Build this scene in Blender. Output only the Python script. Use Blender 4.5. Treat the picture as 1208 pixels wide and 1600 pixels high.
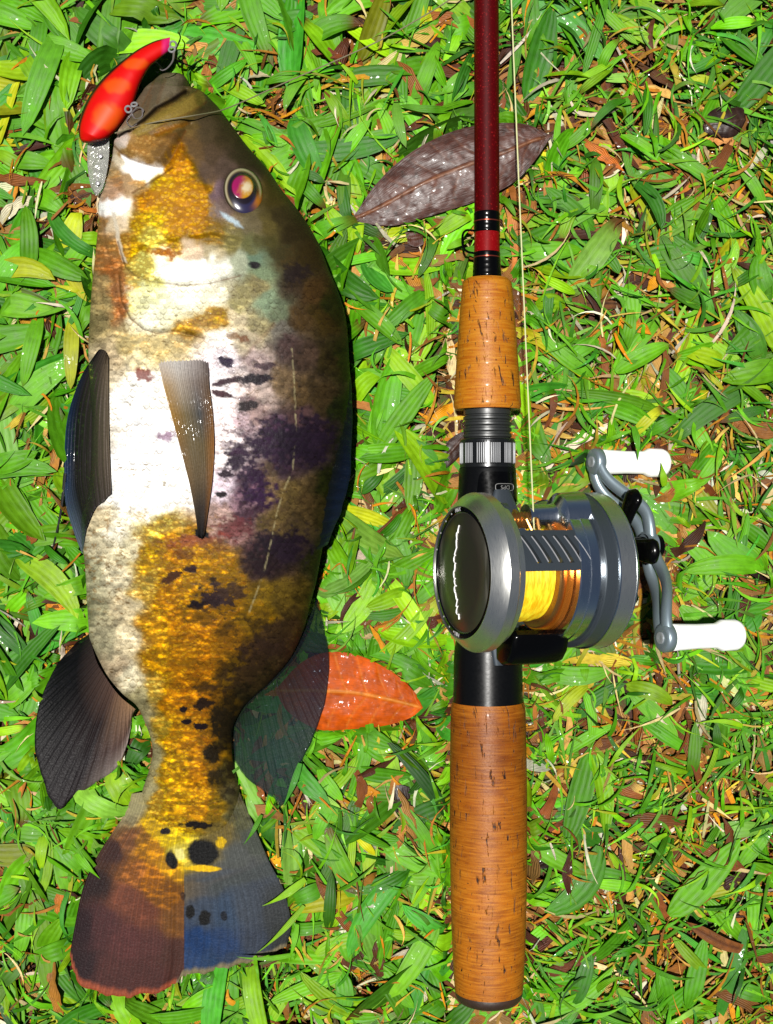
import bpy, math, random
import numpy as np

# ---------------------------------------------------------------- camera, sky, sun, exposure
SC = bpy.context.scene
for o in list(bpy.data.objects):
    bpy.data.objects.remove(o)
COL = SC.collection
H = 500.0            # camera height above the soil, mm
S = 0.233            # mm per photo pixel at ZREF
ZREF = 15.0
MM = 0.001
cam = bpy.data.cameras.new('camera')
cam.sensor_fit = 'VERTICAL'
cam.angle = 2 * math.atan(800 * S / (H - ZREF))
cam.clip_start = 0.01
cam.clip_end = 500
camo = bpy.data.objects.new('camera', cam)
camo.location = (0, 0, H * MM)
COL.objects.link(camo)
SC.camera = camo

SUN_FROM = np.array([-0.085, 0.05, 1.0])      # the flash: just left of and above the lens
SUN_FROM /= np.linalg.norm(SUN_FROM)
sun = bpy.data.lights.new('sun', 'SUN')
sun.energy = 5.0
sun.angle = math.radians(1.2)
sun.color = (1.0, 0.97, 0.92)
suno = bpy.data.objects.new('sun', sun)
from mathutils import Vector, Matrix
suno.rotation_euler = Vector(SUN_FROM).to_track_quat('Z', 'Y').to_euler()
suno.location = (-0.1, 0.07, 1)
COL.objects.link(suno)

world = bpy.data.worlds.new('World')
SC.world = world
world.use_nodes = True
wn = world.node_tree.nodes
wl = world.node_tree.links
bg = wn['Background']
sky = wn.new('ShaderNodeTexSky')
sky.sky_type = 'NISHITA'
sky.sun_disc = False
sky.sun_elevation = math.asin(SUN_FROM[2])
sky.sun_rotation = math.atan2(SUN_FROM[0], SUN_FROM[1])
wl.new(sky.outputs[0], bg.inputs[0])
bg.inputs[1].default_value = 0.016
SC.view_settings.view_transform = 'Standard'
SC.view_settings.look = 'None'
SC.view_settings.gamma = 1
SC.view_settings.exposure = 0.9
SC.render.engine = 'CYCLES'

KEXP = 2.7           # radiance a white face turned to the light reaches at this exposure

# ---------------------------------------------------------------- helpers
rng = np.random.default_rng(7)
random.seed(7)

def lin(c):
    c = np.asarray(c, float) / 255.0
    return np.where(c <= 0.04045, c / 12.92, ((c + 0.055) / 1.055) ** 2.4)

def alb(*c):
    """albedo that shows as the sRGB colour c when lit square on"""
    c = c[0] if len(c) == 1 else c
    return lin(c) / KEXP

def PX(px, z=ZREF):
    return (np.asarray(px, float) - 604) * S * (H - z) / (H - ZREF)

def PY(py, z=ZREF):
    return -(np.asarray(py, float) - 800) * S * (H - z) / (H - ZREF)

def to_img(x, y, z):
    f = (H - ZREF) / (H - z) / S
    return 604 + x * f, 800 - y * f

def sstep(a, b, x):
    t = np.clip((x - a) / (b - a), 0, 1)
    return t * t * (3 - 2 * t)

def hash2(i, j, seed):
    h = (i.astype(np.int64) * 374761393 + j.astype(np.int64) * 668265263 + seed * 974634777) & 0xffffffff
    h = ((h ^ (h >> 13)) * 1274126177) & 0xffffffff
    h = (h ^ (h >> 16)) & 0xffff
    return h / 65535.0

def vnoise(x, y, seed=0):
    i = np.floor(x); j = np.floor(y)
    fx = x - i; fy = y - j
    fx = fx * fx * (3 - 2 * fx); fy = fy * fy * (3 - 2 * fy)
    a = hash2(i, j, seed); b = hash2(i + 1, j, seed)
    c = hash2(i, j + 1, seed); d = hash2(i + 1, j + 1, seed)
    return (a * (1 - fx) + b * fx) * (1 - fy) + (c * (1 - fx) + d * fx) * fy

def fbm(x, y, seed=0, octv=4):
    s = 0; a = 0.5; n = 0
    for k in range(octv):
        s = s + a * vnoise(x * 2 ** k, y * 2 ** k, seed + k * 17); n += a; a *= 0.55
    return s / n

def seg_dist(x, y, pts):
    d = np.full(x.shape, 1e9)
    for (x0, y0), (x1, y1) in zip(pts[:-1], pts[1:]):
        dx, dy = x1 - x0, y1 - y0
        t = np.clip(((x - x0) * dx + (y - y0) * dy) / (dx * dx + dy * dy + 1e-9), 0, 1)
        d = np.minimum(d, np.hypot(x - x0 - t * dx, y - y0 - t * dy))
    return d

def in_poly(x, y, pts):
    c = np.zeros(x.shape, bool)
    n = len(pts)
    for k in range(n):
        x0, y0 = pts[k]; x1, y1 = pts[(k + 1) % n]
        if y0 == y1: continue
        cond = ((y0 > y) != (y1 > y)) & (x < (x1 - x0) * (y - y0) / (y1 - y0) + x0)
        c ^= cond
    return c

def sdf(x, y, pts):
    d = seg_dist(x, y, list(pts) + [pts[0]])
    return np.where(in_poly(x, y, pts), -d, d)

def resample(pts, n, smooth=True):
    pts = np.asarray(pts, float)
    if smooth and len(pts) > 2:
        out = []
        P = np.vstack([2 * pts[0] - pts[1], pts, 2 * pts[-1] - pts[-2]])
        for k in range(1, len(P) - 2):
            p0, p1, p2, p3 = P[k - 1], P[k], P[k + 1], P[k + 2]
            t = np.linspace(0, 1, 12, endpoint=False)[:, None]
            out.append(0.5 * (2 * p1 + (p2 - p0) * t + (2 * p0 - 5 * p1 + 4 * p2 - p3) * t ** 2 + (3 * p1 - p0 - 3 * p2 + p3) * t ** 3))
        pts = np.vstack(out + [pts[-1:]])
    d = np.r_[0, np.cumsum(np.linalg.norm(np.diff(pts, axis=0), axis=1))]
    t = np.linspace(0, d[-1], n)
    return np.stack([np.interp(t, d, pts[:, k]) for k in range(pts.shape[1])], 1)

def tag(o, label=None, cat=None, group=None, kind=None):
    if label: o['label'] = label
    if cat: o['category'] = cat
    if group: o['group'] = group
    if kind: o['kind'] = kind
    return o

def mesh_np(name, verts, quads, colors=None, uv=None, smooth=True):
    """verts (n,3) in mm, quads (m,4) or a list of polygons"""
    me = bpy.data.meshes.new(name)
    verts = np.asarray(verts, float) * MM
    if isinstance(quads, np.ndarray):
        me.vertices.add(len(verts)); me.vertices.foreach_set('co', verts.ravel())
        k = quads.shape[1]
        me.loops.add(quads.size); me.loops.foreach_set('vertex_index', quads.ravel().astype(np.int32))
        me.polygons.add(len(quads))
        me.polygons.foreach_set('loop_start', np.arange(0, quads.size, k, dtype=np.int32))
        me.polygons.foreach_set('loop_total', np.full(len(quads), k, np.int32))
        me.update(calc_edges=True)
    else:
        me.from_pydata(verts.tolist(), [], [list(q) for q in quads])
        me.update()
    if colors is not None:
        a = me.color_attributes.new('Col', 'FLOAT_COLOR', 'POINT')
        c = np.ones((len(verts), 4)); c[:, :3] = colors
        a.data.foreach_set('color', c.ravel())
    if uv is not None:
        l = me.uv_layers.new(name='uv')
        vi = np.empty(len(me.loops), np.int32); me.loops.foreach_get('vertex_index', vi)
        l.data.foreach_set('uv', np.asarray(uv, float)[vi].ravel())
    me.polygons.foreach_set('use_smooth', np.full(len(me.polygons), smooth))
    return me

def obj(name, me, mat, parent=None, loc=None):
    o = bpy.data.objects.new(name, me)
    COL.objects.link(o)
    if me is not None and mat is not None and len(me.materials) == 0: me.materials.append(mat)
    if parent is not None: o.parent = parent
    if loc is not None: o.location = loc
    return o

def empty(name, loc=(0, 0, 0), rot=(0, 0, 0)):
    o = bpy.data.objects.new(name, None)
    o.empty_display_size = 0.01
    o.location = loc; o.rotation_euler = rot
    COL.objects.link(o)
    return o

def grid_quads(nr, nc, wrap=False, off=0):
    r = np.arange(nr - 1)[:, None]; c = np.arange(nc if wrap else nc - 1)[None, :]
    c1 = (c + 1) % nc
    q = np.stack(np.broadcast_arrays(r * nc + c, r * nc + c1, (r + 1) * nc + c1, (r + 1) * nc + c), -1)
    return q.reshape(-1, 4) + off

class MB:
    """collects pieces of one part"""
    def __init__(s): s.v = []; s.f = []; s.n = 0
    def add(s, v, f):
        v = np.asarray(v, float)
        s.v.append(v); s.f += [[i + s.n for i in q] for q in f]; s.n += len(v)
        return s
    def lathe(s, prof, axis='X', n=64, c=(0, 0, 0), wob=None):
        prof = np.asarray(prof, float)
        a = np.linspace(0, 2 * np.pi, n, endpoint=False)
        A, R = prof[:, 0][:, None], prof[:, 1][:, None]
        x = A + 0 * a; y = R * np.cos(a); z = R * np.sin(a)
        if axis == 'X': v = np.stack([x, y, z], -1)
        elif axis == 'Y': v = np.stack([-y, x, z], -1)
        else: v = np.stack([y, z, x], -1)
        q = grid_quads(len(prof), n, True).tolist()
        q.append(list(range(n))[::-1]); q.append([(len(prof) - 1) * n + k for k in range(n)])
        return s.add(v.reshape(-1, 3) + np.asarray(c, float), q)
    def tube(s, pts, r, n=10, flat=None):
        """swept tube; r scalar or per point; flat=(dir, factor) squeezes the section along dir"""
        pts = np.asarray(pts, float)
        r = np.broadcast_to(np.asarray(r, float), (len(pts),))
        t = np.gradient(pts, axis=0); t /= np.linalg.norm(t, axis=1)[:, None] + 1e-12
        up = np.array([0, 0, 1.0]) if abs(t[:, 2]).mean() < 0.8 else np.array([1.0, 0, 0])
        if flat is not None: up = np.asarray(flat[0], float)
        n1 = np.cross(t, up); n1 /= np.linalg.norm(n1, axis=1)[:, None] + 1e-12
        n2 = np.cross(n1, t)
        a = np.linspace(0, 2 * np.pi, n, endpoint=False)
        k = flat[1] if flat is not None else 1.0
        v = pts[:, None] + r[:, None, None] * (np.cos(a)[None, :, None] * n1[:, None] + k * np.sin(a)[None, :, None] * n2[:, None])
        q = grid_quads(len(pts), n, True).tolist()
        q.append(list(range(n))[::-1]); q.append([(len(pts) - 1) * n + i for i in range(n)])
        return s.add(v.reshape(-1, 3), q)
    def box(s, c, d, rot=None):
        v = np.array([[x, y, z] for x in (-1, 1) for y in (-1, 1) for z in (-1, 1)], float) * np.asarray(d) / 2
        if rot is not None: v = v @ np.array(rot).T
        f = [[0, 1, 3, 2], [4, 6, 7, 5], [0, 4, 5, 1], [2, 3, 7, 6], [0, 2, 6, 4], [1, 5, 7, 3]]
        return s.add(v + np.asarray(c, float), f)
    def mesh(s, name, smooth=True, bevel=0, sharp=35, colors=None, origin=(0, 0, 0)):
        v = np.vstack(s.v) - np.asarray(origin, float)
        me = bpy.data.meshes.new(name)
        me.from_pydata((v * MM).tolist(), [], s.f); me.update()
        import bmesh
        bm = bmesh.new(); bm.from_mesh(me)
        bmesh.ops.recalc_face_normals(bm, faces=bm.faces)
        if bevel:
            es = [e for e in bm.edges if len(e.link_faces) == 2 and e.calc_face_angle(0) > math.radians(30)]
            bmesh.ops.bevel(bm, geom=es, offset=bevel * MM, segments=3, profile=0.5, affect='EDGES')
        bm.to_mesh(me); bm.free()
        me.polygons.foreach_set('use_smooth', np.full(len(me.polygons), smooth))
        if smooth: me.set_sharp_from_angle(angle=math.radians(sharp))
        return me

# ---------------------------------------------------------------- materials
class NT:
    def __init__(s, name):
        s.m = bpy.data.materials.new(name); s.m.use_nodes = True
        s.t = s.m.node_tree; s.n = s.t.nodes; s.b = s.n['Principled BSDF']; s.out = s.n['Material Output']
    def new(s, typ, **kw):
        n = s.n.new('ShaderNode' + typ)
        for k, v in kw.items(): setattr(n, k, v)
        return n
    def put(s, sock, v):
        if isinstance(v, bpy.types.NodeSocket): s.t.links.new(v, sock)
        elif hasattr(v, '__len__') and len(v) == 3 and sock.type == 'RGBA': sock.default_value = (*[float(q) for q in v], 1)
        else: sock.default_value = v
    def math(s, op, a, b=None, c=None, clamp=False):
        n = s.new('Math', operation=op, use_clamp=clamp)
        for k, v in enumerate((a, b, c)):
            if v is not None: s.put(n.inputs[k], v)
        return n.outputs[0]
    def mix(s, f, a, b, blend='MIX'):
        n = s.new('Mix', data_type='RGBA', blend_type=blend)
        s.put(n.inputs[0], f); s.put(n.inputs[6], a); s.put(n.inputs[7], b)
        return n.outputs[2]
    def noise(s, vec, scale, detail=3, rough=0.55, dist=0.0):
        n = s.new('TexNoise'); s.put(n.inputs['Vector'], vec)
        n.inputs['Scale'].default_value = scale; n.inputs['Detail'].default_value = detail
        n.inputs['Roughness'].default_value = rough; n.inputs['Distortion'].default_value = dist
        return n.outputs['Fac']
    def mapr(s, v, a, b, c=0.0, d=1.0, smooth=False):
        n = s.new('MapRange', interpolation_type='SMOOTHSTEP' if smooth else 'LINEAR')
        s.put(n.inputs[0], v)
        for k, q in zip((1, 2, 3, 4), (a, b, c, d)): n.inputs[k].default_value = q
        return n.outputs[0]
    def mapping(s, vec, scale):
        n = s.new('Mapping'); s.put(n.inputs[0], vec); n.inputs['Scale'].default_value = scale
        return n.outputs[0]
    def uv(s): return s.new('UVMap', uv_map='uv').outputs[0]
    def objc(s): return s.new('TexCoord').outputs['Object']
    def vcol(s): return s.new('VertexColor', layer_name='Col').outputs[0]
    def bump(s, h, strength=0.5, dist=0.0005, normal=None):
        n = s.new('Bump'); n.inputs['Strength'].default_value = strength; n.inputs['Distance'].default_value = dist
        s.put(n.inputs['Height'], h)
        if normal is not None: s.put(n.inputs['Normal'], normal)
        s.put(s.b.inputs['Normal'], n.outputs[0])
        return n.outputs[0]
    def set(s, **kw):
        names = dict(col='Base Color', rough='Roughness', metal='Metallic', spec='Specular IOR Level', coat='Coat Weight',
                     coatr='Coat Roughness', trans='Transmission Weight', ior='IOR', alpha='Alpha', aniso='Anisotropic', sheen='Sheen Weight',
                     sss='Subsurface Weight')
        for k, v in kw.items(): s.put(s.b.inputs[names[k]], v)
        return s

def simple(name, c, rough=0.5, metal=0.0, spec=0.5, coat=0.0, coatr=0.05, grain=0.0, gscale=900, var=0.0):
    t = NT(name)
    col = alb(c)
    t.set(rough=rough, metal=metal, spec=spec, coat=coat, coatr=coatr)
    oc = t.objc()
    n = t.noise(oc, gscale, 4)
    if var:
        n2 = t.noise(oc, gscale * 0.12, 4)
        t.set(col=t.mix(t.mapr(n2, 0.3, 0.7), col * (1 - var), np.minimum(col * (1 + var), 0.9)))
    else: t.set(col=col)
    t.set(rough=t.mapr(n, 0.2, 0.8, max(rough - 0.06, 0.02), rough + 0.08))
    if grain: t.bump(n, grain, 0.0002)
    return t.m

def leafy(name, rough=0.52, translucent=0.25, veins=4.0, vein_str=0.3, blotch=0.0, spec=0.26, coat=0.5):
    """blades and leaves: colour from the mesh, parallel veins across the blade"""
    t = NT(name)
    uv = t.uv(); c = t.vcol(); oc = t.objc()
    sep = t.new('SeparateXYZ'); t.put(sep.inputs[0], uv)
    wv = t.math('SINE', t.math('MULTIPLY', sep.outputs[0], veins * math.pi * 2))
    fine = t.noise(t.mapping(uv, (9, 0.7, 1)), 3.0, 3)
    nz = t.noise(oc, 260, 3)
    hsv = t.new('HueSaturation')
    t.put(hsv.inputs['Color'], c)
    val = t.math('ADD', t.mapr(nz, 0.25, 0.75, 0.74, 1.24), t.math('MULTIPLY', wv, 0.035))
    t.put(hsv.inputs['Value'], t.math('ADD', val, t.mapr(fine, 0.3, 0.7, -0.14, 0.14)))
    col = hsv.outputs[0]
    if blotch:
        b = t.mapr(t.noise(oc, 420, 5, 0.65), 0.52, 0.7)
        col = t.mix(t.math('MULTIPLY', b, blotch), col, alb((40, 22, 12)))
    wet = t.mapr(t.noise(oc, 700, 3, 0.6), 0.60, 0.70)
    t.set(col=col, rough=t.mapr(nz, 0.2, 0.8, rough - 0.08, rough + 0.14), spec=spec, coat=t.math('MULTIPLY', wet, coat), coatr=0.16)
    h = t.math('ADD', t.math('MULTIPLY', wv, 0.5), t.math('MULTIPLY', fine, 0.8))
    nrm = t.bump(h, vein_str, 0.0004)
    if translucent:
        tr = t.new('BsdfTranslucent'); t.put(tr.inputs[0], col); t.put(tr.inputs[1], nrm)
        mx = t.new('MixShader'); mx.inputs[0].default_value = translucent
        t.t.links.new(t.b.outputs[0], mx.inputs[1]); t.t.links.new(tr.outputs[0], mx.inputs[2])
        t.t.links.new(mx.outputs[0], t.out.inputs[0])
    return t.m

M_GRASS = leafy('grass_blade_green')
M_DEAD = leafy('dead_grass', rough=0.55, translucent=0.1, veins=7, vein_str=0.5, blotch=0.35)
M_DARKLEAF = leafy('wet_dead_leaf', rough=0.36, translucent=0.0, veins=0.0, vein_str=0.25, blotch=0.8, spec=0.16, coat=0.6)
M_ORANGELEAF = leafy('wet_orange_leaf', rough=0.38, translucent=0.1, veins=0.0, vein_str=0.12, blotch=0.3, spec=0.03, coat=0.35)

def soil_mat():
    t = NT('soil'); oc = t.objc()
    a = t.noise(oc, 60, 6, 0.65); b = t.noise(oc, 420, 5, 0.7); g = t.noise(oc, 8, 4)
    c = t.mix(t.mapr(a, 0.35, 0.65), alb((52, 30, 14)), alb((120, 78, 34)))
    c = t.mix(t.mapr(b, 0.42, 0.6), c, alb((74, 120, 16)))
    t.set(col=c, rough=0.7)
    t.bump(b, 0.8, 0.003)
    return t.m

# ---------------------------------------------------------------- outlines shared by things (photo pixels)
FISH_L = [(262, 97), (246, 100), (229, 116), (210, 150), (193, 190), (181, 212), (178, 232), (176, 255), (167, 296), (158, 322), (158, 350), (154, 400),
          (148, 467), (144, 547), (147, 600), (151, 660), (150, 720), (143, 775), (134, 805), (133, 850), (136, 891), (137, 937), (138, 985), (141, 1005), (162, 1055), (186, 1087),
          (208, 1107), (220, 1135), (229, 1165), (230, 1190), (221, 1222), (212, 1250), (216, 1275), (230, 1300), (250, 1325)]
FISH_R = [(262, 97), (278, 101), (287, 112), (290, 124), (291, 134), (303, 136.5), (316, 138), (330, 152), (346, 171), (384, 225), (419, 266), (441, 299), (473, 340), (498, 382), (515, 425), (528, 455), (541, 500),
          (546, 560), (547, 610), (543, 660), (534, 710), (521, 765), (509, 830), (499, 885), (494, 910), (486, 940), (474, 985), (451, 1032), (416, 1072), (384, 1101), (367, 1126),
          (358, 1150), (358, 1190), (363, 1222), (368, 1245), (362, 1275), (352, 1300), (335, 1325)]
FL = resample(FISH_L, 1500); FR = resample(FISH_R, 1500)
YTOP, YBOT = 97.0, 1325.0
def fish_l(y): return np.interp(y, FL[:, 1], FL[:, 0])
def fish_r(y): return np.interp(y, FR[:, 1], FR[:, 0])
TY = [97, 103, 115, 135, 170, 220, 300, 400, 520, 650, 780, 900, 1000, 1080, 1150, 1220, 1270, 1310, 1325]
TT = [0.8, 5.0, 8.0, 11.5, 15, 18.5, 22, 24, 25, 25, 24, 21.5, 17.5, 13, 9.5, 7.0, 4.2, 2.0, 1.0]
def fish_t(y): return np.interp(y, *resample(np.array([TY, TT]).T * [1, 20], 900).T * np.array([[1], [0.05]]))
def fish_mid(y): return np.maximum(3.5 + fish_t(y) * 0.92, 11.0 - 2.0 * sstep(1000, 1300, y))
FZ = 22.0
def fish_top(xo, yo):
    yo = np.clip(yo, YTOP, YBOT)
    l, r = fish_l(yo), fish_r(yo)
    u = np.clip((2 * xo - l - r) / np.maximum(r - l, 1e-3), -1, 1)
    return fish_mid(yo) + fish_t(yo) * (1 - np.abs(u) ** 2.5) ** 0.54
def fish_at(px, py, lift=0.0):
    """world mm of the fish's upper side seen at a photo pixel"""
    px = np.asarray(px, float); py = np.asarray(py, float)
    z = np.full(np.broadcast(px, py).shape, 40.0)
    for k in range(6):
        f = (H - z) / (H - FZ)
        z = fish_top(604 + (px - 604) * f, 800 + (py - 800) * f) + lift
    return PX(px, z), PY(py, z), z

PELVIC = [(156, 548), (127, 588), (107, 646), (101, 704), (102, 780), (116, 829), (130, 862), (134, 828), (148, 795), (173, 772), (169, 668), (167, 561)]
ANAL = [(137, 985), (98, 1023), (69, 1073), (55, 1137), (57, 1187), (75, 1233), (90, 1264), (112, 1246), (148, 1223), (180, 1201), (198, 1164), (208, 1112), (190, 1080)]
SOFT = [(486, 930), (498, 945), (505, 975), (514, 1028), (511, 1082), (495, 1137), (467, 1201), (442, 1259), (426, 1246), (394, 1223), (369, 1196), (365, 1150), (440, 1000)]
SPINY = [(535, 560), (549, 610), (550, 668), (546, 745), (531, 800), (514, 848), (500, 860), (520, 740)]
TAIL = [(212, 1245), (201, 1265), (174, 1303), (148, 1345), (129, 1390), (117, 1448), (110, 1489), (117, 1524), (136, 1547), (193, 1558), (243, 1550), (273, 1539), (288, 1524), (327, 1520), (372, 1508),
        (410, 1493), (448, 1482), (456, 1451), (443, 1390), (420, 1345), (391, 1276), (366, 1230)]
LEAF_BROWN = [(550, 342), (590, 285), (640, 240), (700, 208), (760, 194), (820, 194), (862, 212), (832, 256), (800, 287), (750, 312), (690, 332), (620, 352)]
LEAF_ORANGE = [(430, 1075), (470, 1030), (512, 1018), (560, 1024), (610, 1048), (645, 1078), (661, 1106), (640, 1122), (600, 1134), (540, 1140), (495, 1139), (450, 1115)]

def ceil_z(px, py):
    """how high (mm) grass may stand at a photo pixel: things lie on it"""
    c = np.full(px.shape, 17.0)
    body = (px > fish_l(py) - 3) & (px < fish_r(py) + 3) & (py > 90) & (py < 1330)
    c = np.where(body, 3.0, c)
    for poly, z in ((PELVIC, 6.5), (ANAL, 5.5), (SOFT, 5.5), (SPINY, 7.0), (TAIL, 5.0), (LEAF_BROWN, 6.0), (LEAF_ORANGE, 3.5)):
        m = sdf(px, py, poly) < 3
        c = np.where(m, np.minimum(c, z), c)
    c = np.where((abs(px - 762) < 64) & (py > 425), np.minimum(c, 3.0), c)
    c = np.where((abs(px - 760) < 26) & (py <= 435), np.minimum(c, 9.0), c)
    c = np.where((px > 690) & (px < 1020) & (py > 760) & (py < 1040), np.minimum(c, 5.0), c)
    c = np.where((px > 915) & (px < 1062) & (py > 690) & (py < 750), np.minimum(c, 2.5), c)
    c = np.where((px > 930) & (px < 1060) & (py > 740) & (py < 1010), np.minimum(c, 6.0), c)
    lure = (seg_dist(px, py, [(262, 60), (205, 110), (150, 200), (150, 300)]) < 42)
    c = np.where(lure, np.minimum(c, 7.0), c)
    return c

# ---------------------------------------------------------------- ground
soil_me = mesh_np('ground', *(lambda n, w: (np.stack([np.repeat(w, n), np.tile(w, n), np.zeros(n * n)], 1), grid_quads(n, n)[:, ::-1]))(
    41, np.sign(np.linspace(-1, 1, 41)) * np.abs(np.linspace(-1, 1, 41)) ** 3 * 60000))
ground = tag(obj('ground', soil_me, soil_mat()), kind='structure')

def blades(bx, by, ang, L, W, kap, z0, lift, pitch, fold, roll, c0, c1, ctip, tipk, narrow, seg=8, crinkle=0.0, cap=True):
    """arrays of n blades -> verts, quads, colours, uv.  positions and sizes in photo pixels, heights in mm"""
    n = len(bx); t = np.linspace(0, 1, seg + 1)[None, :]
    a = ang[:, None] + kap[:, None] * (t - 0.3)
    st = (L / seg)[:, None]
    cx = bx[:, None] + np.concatenate([np.zeros((n, 1)), np.cumsum(np.cos(a[:, :-1]) * st, 1)], 1)
    cy = by[:, None] + np.concatenate([np.zeros((n, 1)), np.cumsum(np.sin(a[:, :-1]) * st, 1)], 1)
    pb = np.clip(t, 0, 1) ** 0.45 * (1 - t) ** 0.62
    pb = pb / pb.max()
    pb = np.maximum(pb, 0.25 * (1 - t))
    pn = (1 - t ** 2.2) * (0.6 + 0.4 * np.sin(np.pi * np.minimum(t * 1.4, 1)))
    w = (W / 2)[:, None] * np.where(narrow[:, None], pn, pb)
    if crinkle: w = w * (1 + crinkle * (rng.random(w.shape) - 0.5))
    z = z0[:, None] + lift[:, None] * np.sin(np.pi * t) + pitch[:, None] * t
    nx, ny = -np.sin(a), np.cos(a)
    X = np.stack([cx - nx * w, cx, cx + nx * w], -1)
    Y = np.stack([cy - ny * w, cy, cy + ny * w], -1)
    ws = w * S
    Z = np.stack([z + (fold[:, None] - roll[:, None]) * ws, z, z + (fold[:, None] + roll[:, None]) * ws], -1)
    if crinkle: Z = Z + crinkle * 1.6 * (rng.random(Z.shape) - 0.5)
    if cap: Z = np.minimum(Z, ceil_z(X, Y) * (0.45 + 0.55 * rng.random((n, 1, 1))) + (X - X[:, :1, :1]) * 0.004 * rng.standard_normal((n, 1, 1)) + 0.12 * rng.random(Z.shape))
    Z = np.maximum(Z, 0.3 + 0.5 * rng.random(Z.shape))
    V = np.stack([PX(X, 8.0), PY(Y, 8.0), Z], -1).reshape(-1, 3)
    q = grid_quads(seg + 1, 3)[:, ::-1]
    Q = (q[None] + (np.arange(n) * (seg + 1) * 3)[:, None, None]).reshape(-1, 4)
    k = t[..., None]
    C = c0[:, None, :] * (1 - k) + c1[:, None, :] * k
    tk = sstep(0.0, 1.0, (k - (1 - tipk[:, None, None])) / 0.22)
    C = C * (1 - tk) + ctip[:, None, :] * tk
    C = np.repeat(C[:, :, None, :], 3, 2)
    C[:, :, 1] *= 1.10
    U = np.stack([np.broadcast_to(np.array([-0.5, 0, 0.5]), (n, seg + 1, 3)) + rng.random((n, 1, 1)) * 0, np.broadcast_to((t * (L / 40)[:, None])[..., None], (n, seg + 1, 3)) + rng.random((n, 1, 1)) * 50], -1)
    return V, Q, C.reshape(-1, 3), U.reshape(-1, 2)

GREENS = [(118, 200, 4), (90, 170, 2), (152, 212, 12), (62, 136, 4), (78, 172, 40), (190, 200, 20), (104, 188, 4), (140, 206, 70)]
GW = [.27, .20, .16, .09, .08, .04, .12, .04]
BROWNS = [(140, 78, 24), (100, 50, 18), (184, 116, 40), (214, 156, 76), (78, 38, 14), (150, 90, 32), (190, 132, 62)]
STRAWS = [(240, 196, 96), (220, 150, 36), (252, 232, 160), (240, 160, 20), (190, 124, 46), (255, 248, 210), (150, 96, 34), (226, 200, 60)]

def pick(pal, n, w=None, jit=0.16):
    i = rng.choice(len(pal), n, p=w)
    c = np.array([alb(p) for p in pal])[i]
    return c * (1 + jit * rng.standard_normal((n, 1))) * (1 + 0.06 * rng.standard_normal((n, 3)))

def scatter(n, x0=-380, x1=1590, y0=-330, y1=1930):
    return x0 + rng.random(n) * (x1 - x0), y0 + rng.random(n) * (y1 - y0)

def field(n, L, W, pal, palw=None, narrow=False, z=(2, 9), lift=(0, 5), pitch=(-2, 5), kap=0.5, fold=0.25, roll=0.5, tip=0.25, tipc=(110, 66, 24), crinkle=0.0, where=None, seg=8, fan=1, box=None):
    m = int(n / fan) + 1
    bx, by = scatter(m * 3 if where else m, *(box or ()))
    if where:
        keep = rng.random(len(bx)) < where(bx, by)
        bx, by = bx[keep][:m], by[keep][:m]
    ang = rng.random(len(bx)) * 2 * np.pi
    if fan > 1:
        k = len(bx)
        bx = np.repeat(bx, fan) + rng.normal(0, 5, k * fan); by = np.repeat(by, fan) + rng.normal(0, 5, k * fan)
        ang = np.repeat(ang, fan) + rng.normal(0, 0.9, k * fan)
    k = len(bx)
    u = lambda a, b: a + rng.random(k) * (b - a)
    Ls = L[0] + (L[1] - L[0]) * rng.random(k) ** 1.4
    Ws = u(*W) * (0.7 + 0.3 * Ls / L[1])
    c0 = pick(pal, k, palw, 0.24); c1 = c0 * u(0.65, 1.45)[:, None] * np.stack([u(0.85, 1.25), np.ones(k), np.ones(k)], 1)
    tk = np.where(rng.random(k) < tip, u(0.02, 0.35), -0.4)
    return blades(bx, by, ang, Ls, Ws, rng.normal(0, kap, k), u(*z), u(*lift), u(*pitch), rng.normal(fold, 0.15, k), rng.normal(0, roll, k), c0, c1,
                  np.tile(alb(tipc), (k, 1)), tk, np.full(k, narrow), seg, crinkle)

def join(parts):
    V, Q, C, U = [], [], [], []; n = 0
    for v, q, c, u in parts:
        V.append(v); Q.append(q + n); C.append(c); U.append(u); n += len(v)
    return np.vstack(V), np.vstack(Q), np.clip(np.vstack(C), 0.001, 0.75), np.vstack(U)

def stuff(name, parts, mat, label, cat):
    V, Q, C, U = join(parts)
    return tag(obj(name, mesh_np(name, V, Q, C, U), mat), label, cat, kind='stuff')

broad_w = lambda x, y: np.clip(0.95 - 0.62 * sstep(600, 1000, x) - 0.2 * sstep(900, 1500, y) * sstep(300, 700, x), 0.1, 1)
fine_w = lambda x, y: np.clip(0.25 + 0.5 * sstep(500, 900, x) + 0.35 * sstep(800, 1400, y), 0.1, 1)

litter = stuff('dead_grass', [
    field(3400, (60, 170), (12, 34), BROWNS, z=(0.6, 3.2), lift=(0, 1.5), pitch=(-0.5, 1.5), kap=0.7, fold=0.1, roll=0.4, tip=0, crinkle=0.7),
    field(12000, (30, 110), (4, 11), STRAWS, narrow=True, z=(1.5, 5.5), lift=(0, 2), pitch=(-1, 2), kap=0.9, tip=0, crinkle=0.3, seg=6),
    field(2200, (40, 120), (8, 20), STRAWS + BROWNS, z=(2.5, 6.5), lift=(0, 3), pitch=(-1, 2), kap=0.8, tip=0.3, crinkle=0.6),
    field(3200, (35, 110), (3, 7), STRAWS, narrow=True, z=(5, 10), lift=(0, 4), pitch=(-2, 2), kap=1.0, tip=0, crinkle=0.3, seg=6),
    field(620, (50, 130), (10, 24), BROWNS, z=(5, 8), lift=(0, 3), pitch=(-1, 2), kap=0.8, tip=0, crinkle=0.8),
], M_DEAD, 'brown and straw coloured dead grass matted under the green blades', 'dead grass')

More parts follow.
